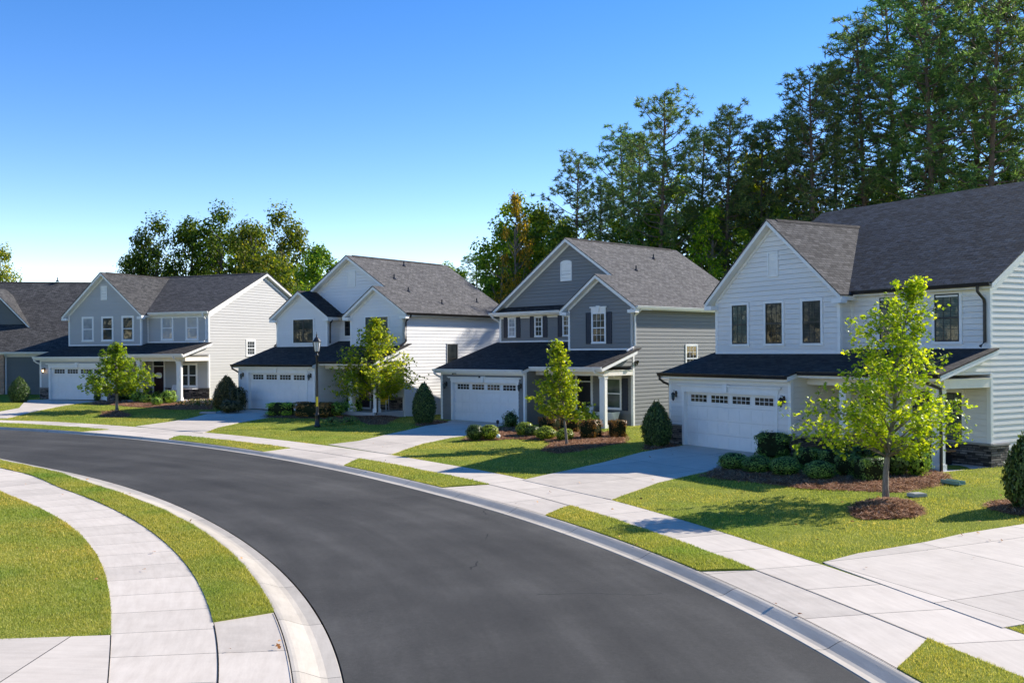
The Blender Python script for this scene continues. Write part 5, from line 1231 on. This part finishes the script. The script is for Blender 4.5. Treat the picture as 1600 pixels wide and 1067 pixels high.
def scatter_polar(key, sgn, o0, o1, t0, t1, dens0, seed):
    r = np.random.default_rng(seed); tot = (t1 - t0) * 33 * (o1 - o0); N = int(tot * dens0)
    t = r.uniform(t0, t1, N); o_ = r.uniform(o0, o1, N); rr_ = rad(key, t) + sgn * o_; x, y = polar(t, rr_)
    k_ = visible(x, y); x, y, t, o_ = x[k_], y[k_], t[k_], o_[k_]
    d = np.hypot(x, y); keep = r.random(len(x)) < np.clip((15 / d) ** 1.35, .05, 1); x, y, o_ = x[keep], y[keep], o_[keep]; d = np.hypot(x, y)
    P = np.stack([x, y], 1); bad = np.zeros(len(x), bool)
    ur = P - np.array([CX0, CY0]); ur /= np.linalg.norm(ur, axis=1)[:, None]; P2 = P + ur * .22
    for e in EX + HF: bad |= inside(P, e)
    if key == 'D':
        near = o_ < .3
        for e in EX[:5]: bad |= inside(P2, e) & near
    x, y, d = x[~bad], y[~bad], d[~bad]; sc = np.clip((d / 15) ** .75, .9, 3.2)
    GV.append(blades(x, y, terrain(x, y), .032 * np.clip(sc, 1, 1.3), .0050 * sc, seed))
scatter_polar('D', 1, .0, 22, .0, 1.62, 1500, 41)
scatter_polar('D', 1, .0, .12, .0, 1.62, 4500, 42)
scatter_polar('d', -1, .0, 12, .232, 1.25, 2300, 43)
scatter_polar('d', -1, .0, .12, .232, 1.25, 5000, 44)
for q, S in enumerate(STRIPS):
    r = np.random.default_rng(60 + q); N = int(abs(min(S[3], 1.7) - max(S[1], 0)) * 34 * 1.4 * 3300); S2 = (S[0], max(S[1], -.0) if S[1] < 0 else S[1], max(S[2], -.0) if S[2] < 0 else S[2], min(S[3], 1.7), min(S[4], 1.7))
    e = r.random(N) < .10; u = r.random(N); v = np.where(e, np.where(r.random(N) < .5, r.uniform(0, .05, N), r.uniform(.95, 1, N)), r.random(N)); t, x, y = strip_xy(S2, u, v); k_ = visible(x, y); x, y, v = x[k_], y[k_], v[k_]
    d = np.hypot(x, y); keep = r.random(len(x)) < np.clip((15 / d) ** 1.35, .05, 1); x, y, v, d = x[keep], y[keep], v[keep], d[keep]; sc = np.clip((d / 15) ** .75, .9, 3.2)
    GV.append(blades(x, y, base_z(x, y) + .010 + .02 * np.sin(v * np.pi), .036 * np.clip(sc, 1, 1.25), .0052 * sc, 70 + q))
GV = np.concatenate(GV); print('blades', len(GV) // 3)
o = bpy.data.objects.new('lawn_grass', mesh_only('lawn_grass', GV, np.arange(len(GV)).reshape(-1, 3), M['blade'])); col.objects.link(o)
tag(o, 'short mown grass on the lawns and verges', 'grass', kind='stuff')
SV = []
for nm, dn in (('mulch4', 420), ('ring4', 900), ('mulch3', 260), ('mulch2', 120), ('mulch1', 110), ('ring1', 200), ('ring2', 200), ('mulchcone4', 260), ('mulchcone3', 200), ('mulchcone5', 500)):
    pl = np.array(POLY[nm]); r = np.random.default_rng(len(SV) + 90); lo, hi = pl.min(0) - .15, pl.max(0) + .15; N = int((hi - lo).prod() * dn); P = r.uniform(lo, hi, (N, 2))
    c_ = pl.mean(0); k_ = inside(c_ + (P - c_) * .95, pl); P = P[k_]; cen = inside(P, pl); de = np.min(np.hypot(P[:, None, 0] - pl[None, :, 0], P[:, None, 1] - pl[None, :, 1]), axis=1)
    hh = {'ring4': .16, 'ring1': .15, 'ring2': .14}.get(nm, .07); z = terrain(P[:, 0], P[:, 1]) + .02 + np.where(cen, hh * sm(de / .9), 0); n = len(P); a = r.uniform(0, 2 * np.pi, n); L = r.uniform(.05, .14, n); w = .008
    dd = np.stack([np.cos(a) * L, np.sin(a) * L, r.uniform(-.02, .05, n)], 1); s = np.stack([-np.sin(a) * w, np.cos(a) * w, np.zeros(n)], 1); b = np.stack([P[:, 0], P[:, 1], z], 1)
    SV.append(np.stack([b - dd - s, b - dd + s, b + dd + s, b + dd - s], 1).reshape(-1, 3))
SV = np.concatenate(SV); o = bpy.data.objects.new('pine_straw', mesh_only('pine_straw', SV, np.arange(len(SV)).reshape(-1, 4), M['straw'])); col.objects.link(o)
tag(o, 'loose brown pine straw on the mulch beds', 'pine straw', kind='stuff')
# fallen leaves on the lawns and pavements
r = np.random.default_rng(77); N = 2600; P = np.stack([r.uniform(-16, 14, N), r.uniform(12, 42, N)], 1); ta = np.arctan2(P[:, 1] - CY0, P[:, 0] - CX0); ra = np.hypot(P[:, 0] - CX0, P[:, 1] - CY0)
near = np.minimum(np.abs(ra - rad('B', ta)), np.abs(ra - rad('b', ta))); dt = np.min(np.hypot(P[:, None, 0] - np.array([[8.2, 2.0, 7.5]]), P[:, None, 1] - np.array([[24.5, 39.0, 29.0]])), axis=1)
k_ = (r.random(N) < .05 + .25 * np.exp(-near * 3) + .5 * np.exp(-dt / 2.5)) & visible(P[:, 0], P[:, 1]) & ~((ra < rad('B', ta) - .1) & (ra > rad('b', ta) + .1)) & ~inside(P, HF[3]); P = P[k_]
V, F = cards(np.stack([P[:, 0], P[:, 1], terrain(P[:, 0], P[:, 1]) + .045], 1), np.tile([0, 0, 1.5], (len(P), 1)), .075, 'lobed', 1.0, 4)
o = bpy.data.objects.new('fallen_leaves', mesh_only('fallen_leaves', V, F, M['straw'])); col.objects.link(o); o.color = (1.1, .95, .6, 1); tag(o, 'scattered dry leaves on grass and pavement', 'leaves', kind='stuff')
# bedding flowers before the grey house porch
r = np.random.default_rng(12); pl = np.array([(-20.6, 60.6), (-18.4, 60.4), (-19.3, 65.2), (-20.9, 65.0)]); P = r.uniform(pl.min(0), pl.max(0), (1500, 2)); P = P[inside(P, pl)]
z = terrain(P[:, 0], P[:, 1]) + .05 + r.random(len(P)) * .28; V, F = cards(np.stack([P[:, 0], P[:, 1], z], 1), r.normal(0, 1, (len(P), 3)) + [0, 0, 1], .11, 'leaf', 1.2, 3)
o = bpy.data.objects.new('flower_bed', mesh_only('flower_bed', V, F, M['flower'])); col.objects.link(o); tag(o, 'mixed orange and green bedding plants before the grey house porch', 'flowers', kind='stuff')

# ---------------------------------------------------------------- street lamp and small things
L_ = empty('street_lamp', (-9.66, 49.09, TZ(-9.66, 49.09)))
tag(L_, 'black post-top lantern street lamp standing on the lawn of the pale house', 'street lamp')
MB().lathe([(.16, 0), (.17, .08), (.12, .14), (.11, .55), (.13, .6), (.085, .66), (.075, .75), (.056, 2.2), (.050, 3.45), (.09, 3.5), (.09, 3.56), (.05, 3.62), (.05, 3.68)], n=14).build('lamp_post', M['black'], L_, smooth=True)
MB().box(-.05, -.085, 1.02, .05, -.055, 1.5).build('yellow_tag', M['yellow'], L_)
m = MB(); m.lathe([(.05, 3.66), (.12, 3.70), (.13, 3.74)], n=8); m.lathe([(.225, 4.20), (.22, 4.23), (.12, 4.38), (.06, 4.44), (.03, 4.50), (.04, 4.55), (.012, 4.62), (.004, 4.72)], n=8)
for q in range(8): a = q * math.pi / 4; m.tube([(.125 * math.cos(a), .125 * math.sin(a), 3.73), (.205 * math.cos(a), .205 * math.sin(a), 4.21)], .012, 4)
lh = m.build('lamp_head', M['black'], L_); MB().lathe([(.115, 3.74), (.195, 4.2)], n=8).build('lantern_glass', M['lantern_glass'], lh)

def hpos(h, u, v, z=0.0): x, y = hw(h, u, v); return (x, y, HO[h][2] + z)
def chair(name, loc, rz, seatm, framem, label, cat='chair', w=.55, slat=False):
    T = empty(name, loc, rz); tag(T, label, cat)
    for sx in (-1, 1):
        m = MB(); m.tube([(sx * w / 2, -.25, 0), (sx * w / 2, -.25, .60), (sx * w / 2, .20, .60)], .02, 6); m.build('arm_and_front_leg', framem, T)
        MB().tube([(sx * w / 2, .32, 0), (sx * w / 2, .22, .45), (sx * w / 2, .36, .95)], .02, 6).build('back_leg', framem, T)
    MB().box(-w / 2 + .02, -.25, .40, w / 2 - .02, .22, .45).build('seat', seatm, T)
    m = MB(); m.prism(('R', -w / 2 + .02), [(.22, .48), (.25, .48), (.37, .95), (.34, .95)], 0, w - .04); m.build('backrest', seatm, T); return T
chair('porch_chair', hpos(2, 9.0, 1.9, .02), R(-35 + 25), M['yellow'], M['white_plastic'], 'bright yellow chair on the porch of the pale house')
chair('porch_chair', hpos(3, 7.6, 2.1, .02), R(-60), M['white_plastic'], M['white_plastic'], 'white chair by the front door of the slate house')
chair('porch_chair', hpos(1, 8.3, 2.2, .0), R(-40), M['white_plastic'], M['white_plastic'], 'white chair on the grey house porch nearer the front door')
chair('porch_chair', hpos(1, 9.3, 1.6, .0), R(-80), M['terracotta'], M['wood'], 'terracotta-cushioned wooden chair by the grey house porch post')
T = empty('side_table', hpos(1, 9.9, 2.3, .0), R(-22)); tag(T, 'small table with a pale cloth on the grey house porch', 'table')
MB().box(-.4, -.3, .70, .4, .3, .73).build('tabletop', M['white_plastic'], T)
for sx in (-1, 1):
    for sy in (-1, 1): MB().tube([(sx * .36, sy * .26, 0), (sx * .36, sy * .26, .70)], .018, 6).build('leg', M['black'], T)
T = empty('porch_bench', hpos(4, 9.3, 2.55, .02), R(-59.45)); tag(T, 'wooden bench with dark legs on the off-white house porch', 'bench')
MB().box(-.75, -.2, .42, .75, .22, .47).build('seat', M['wood'], T)
for sx in (-1, 1): MB().prism(('R', sx * .6 - .04), [(-.16, 0), (.18, 0), (.12, .42), (-.1, .42)], 0, .08).build('leg', M['black'], T)
# white trough planter under the slate house window
T = empty('trough_planter', hpos(3, 8.85, 2.35, 0), R(-44.45)); tag(T, 'white V-shaped trough planter below the slate house porch window', 'planter')
m = MB(); m.prism(('R', -.6), [(-.30, .74), (.30, .74), (.07, .22), (-.07, .22)], 0, 1.2); m.build('trough', M['white_plastic'], T)
MB().box(-.56, -.27, .735, .56, .27, .75).build('soil', M['core'], T)
for sx in (-1, 1): MB().tube([(sx * .4, 0, 0), (sx * .4, 0, .25)], .03, 6).build('leg', M['white_plastic'], T)
# splash block, covers, garden bits
T = MB(); T.prism(('F', 0), [(-.13, 0), (.13, 0), (.13, .10), (.10, .10), (.09, .03), (-.09, .03), (-.10, .10), (-.13, .10)], -.3, .3)
o = T.build('splash_block', M['green_plastic']); x, y = 12.22, 27.55; o.location = (x, y, TZ(x, y) + .02); o.rotation_euler = (0, 0, R(28)); tag(o, 'green plastic splash block on the grass under the porch downspout', 'splash block')
def cover(x, y, sx, sy, mat, name, label, rz=0):
    m = MB(); m.prism(('F', 0), [(-sx, 0), (sx, 0), (sx * .94, .08), (-sx * .94, .08)], -sy, sy); m.box(-sx * .8, -sy * .8, .08, sx * .8, sy * .8, .09); o = m.build(name, mat); o.location = (x, y, TZ(x, y) + .01); o.rotation_euler = (0, 0, rz); tag(o, label, 'utility cover'); return o
cover(10.42, 25.6, .2, .15, M['grey_plastic'], 'utility_cover', 'pale utility cover behind the nearest tree mulch ring', .3)
cover(-17.16, 55.92, .45, .3, M['grey_plastic'], 'utility_cover', 'grey utility cover on the grass by the purplish shrubs', .2)
def pathlight(x, y, label):
    m = MB(); m.tube([(0, 0, 0), (0, 0, .28)], .018, 6); m.lathe([(.06, .26), (.07, .30), (.07, .38), (.085, .40), (.02, .44)], n=10); o = m.build('path_light', M['black']); o.location = (x, y, TZ(x, y)); tag(o, label, 'path light')
pathlight(-.72, 48.0, 'small black path light at the garage end of the slate house bed')
m = MB(); m.lathe([(.02, 0)] + [(.095 * math.sin(a), .095 - .095 * math.cos(a)) for a in np.linspace(.35, 2.9, 9)], n=14); o = m.build('garden_ball', M['white_plastic'], smooth=True); o.location = (-.62, 42.75, TZ(-.62, 42.75) + .07); tag(o, 'small white globe ornament beside a gold-tipped shrub', 'garden ornament')
T = empty('hose_reel', hpos(2, 9.95, 7.9, -.35), R(-35)); tag(T, 'dark hose reel by the side wall of the pale house', 'hose reel')
m = MB()
for zc_ in (-.1, -.05, 0, .05, .1): m.tube([(.0 + zc_, .26 * math.cos(a), .62 + .26 * math.sin(a)) for a in np.linspace(0, 2 * math.pi, 17)], .025, 6)
m.build('coiled_hose', M['black'], T); m = MB(); m.box(-.18, -.05, .0, -.14, .05, .9); m.box(.14, -.05, 0, .18, .05, .9); m.box(-.14, -.03, .60, .14, .03, .66); m.build('reel_frame', M['grey_plastic'], T)
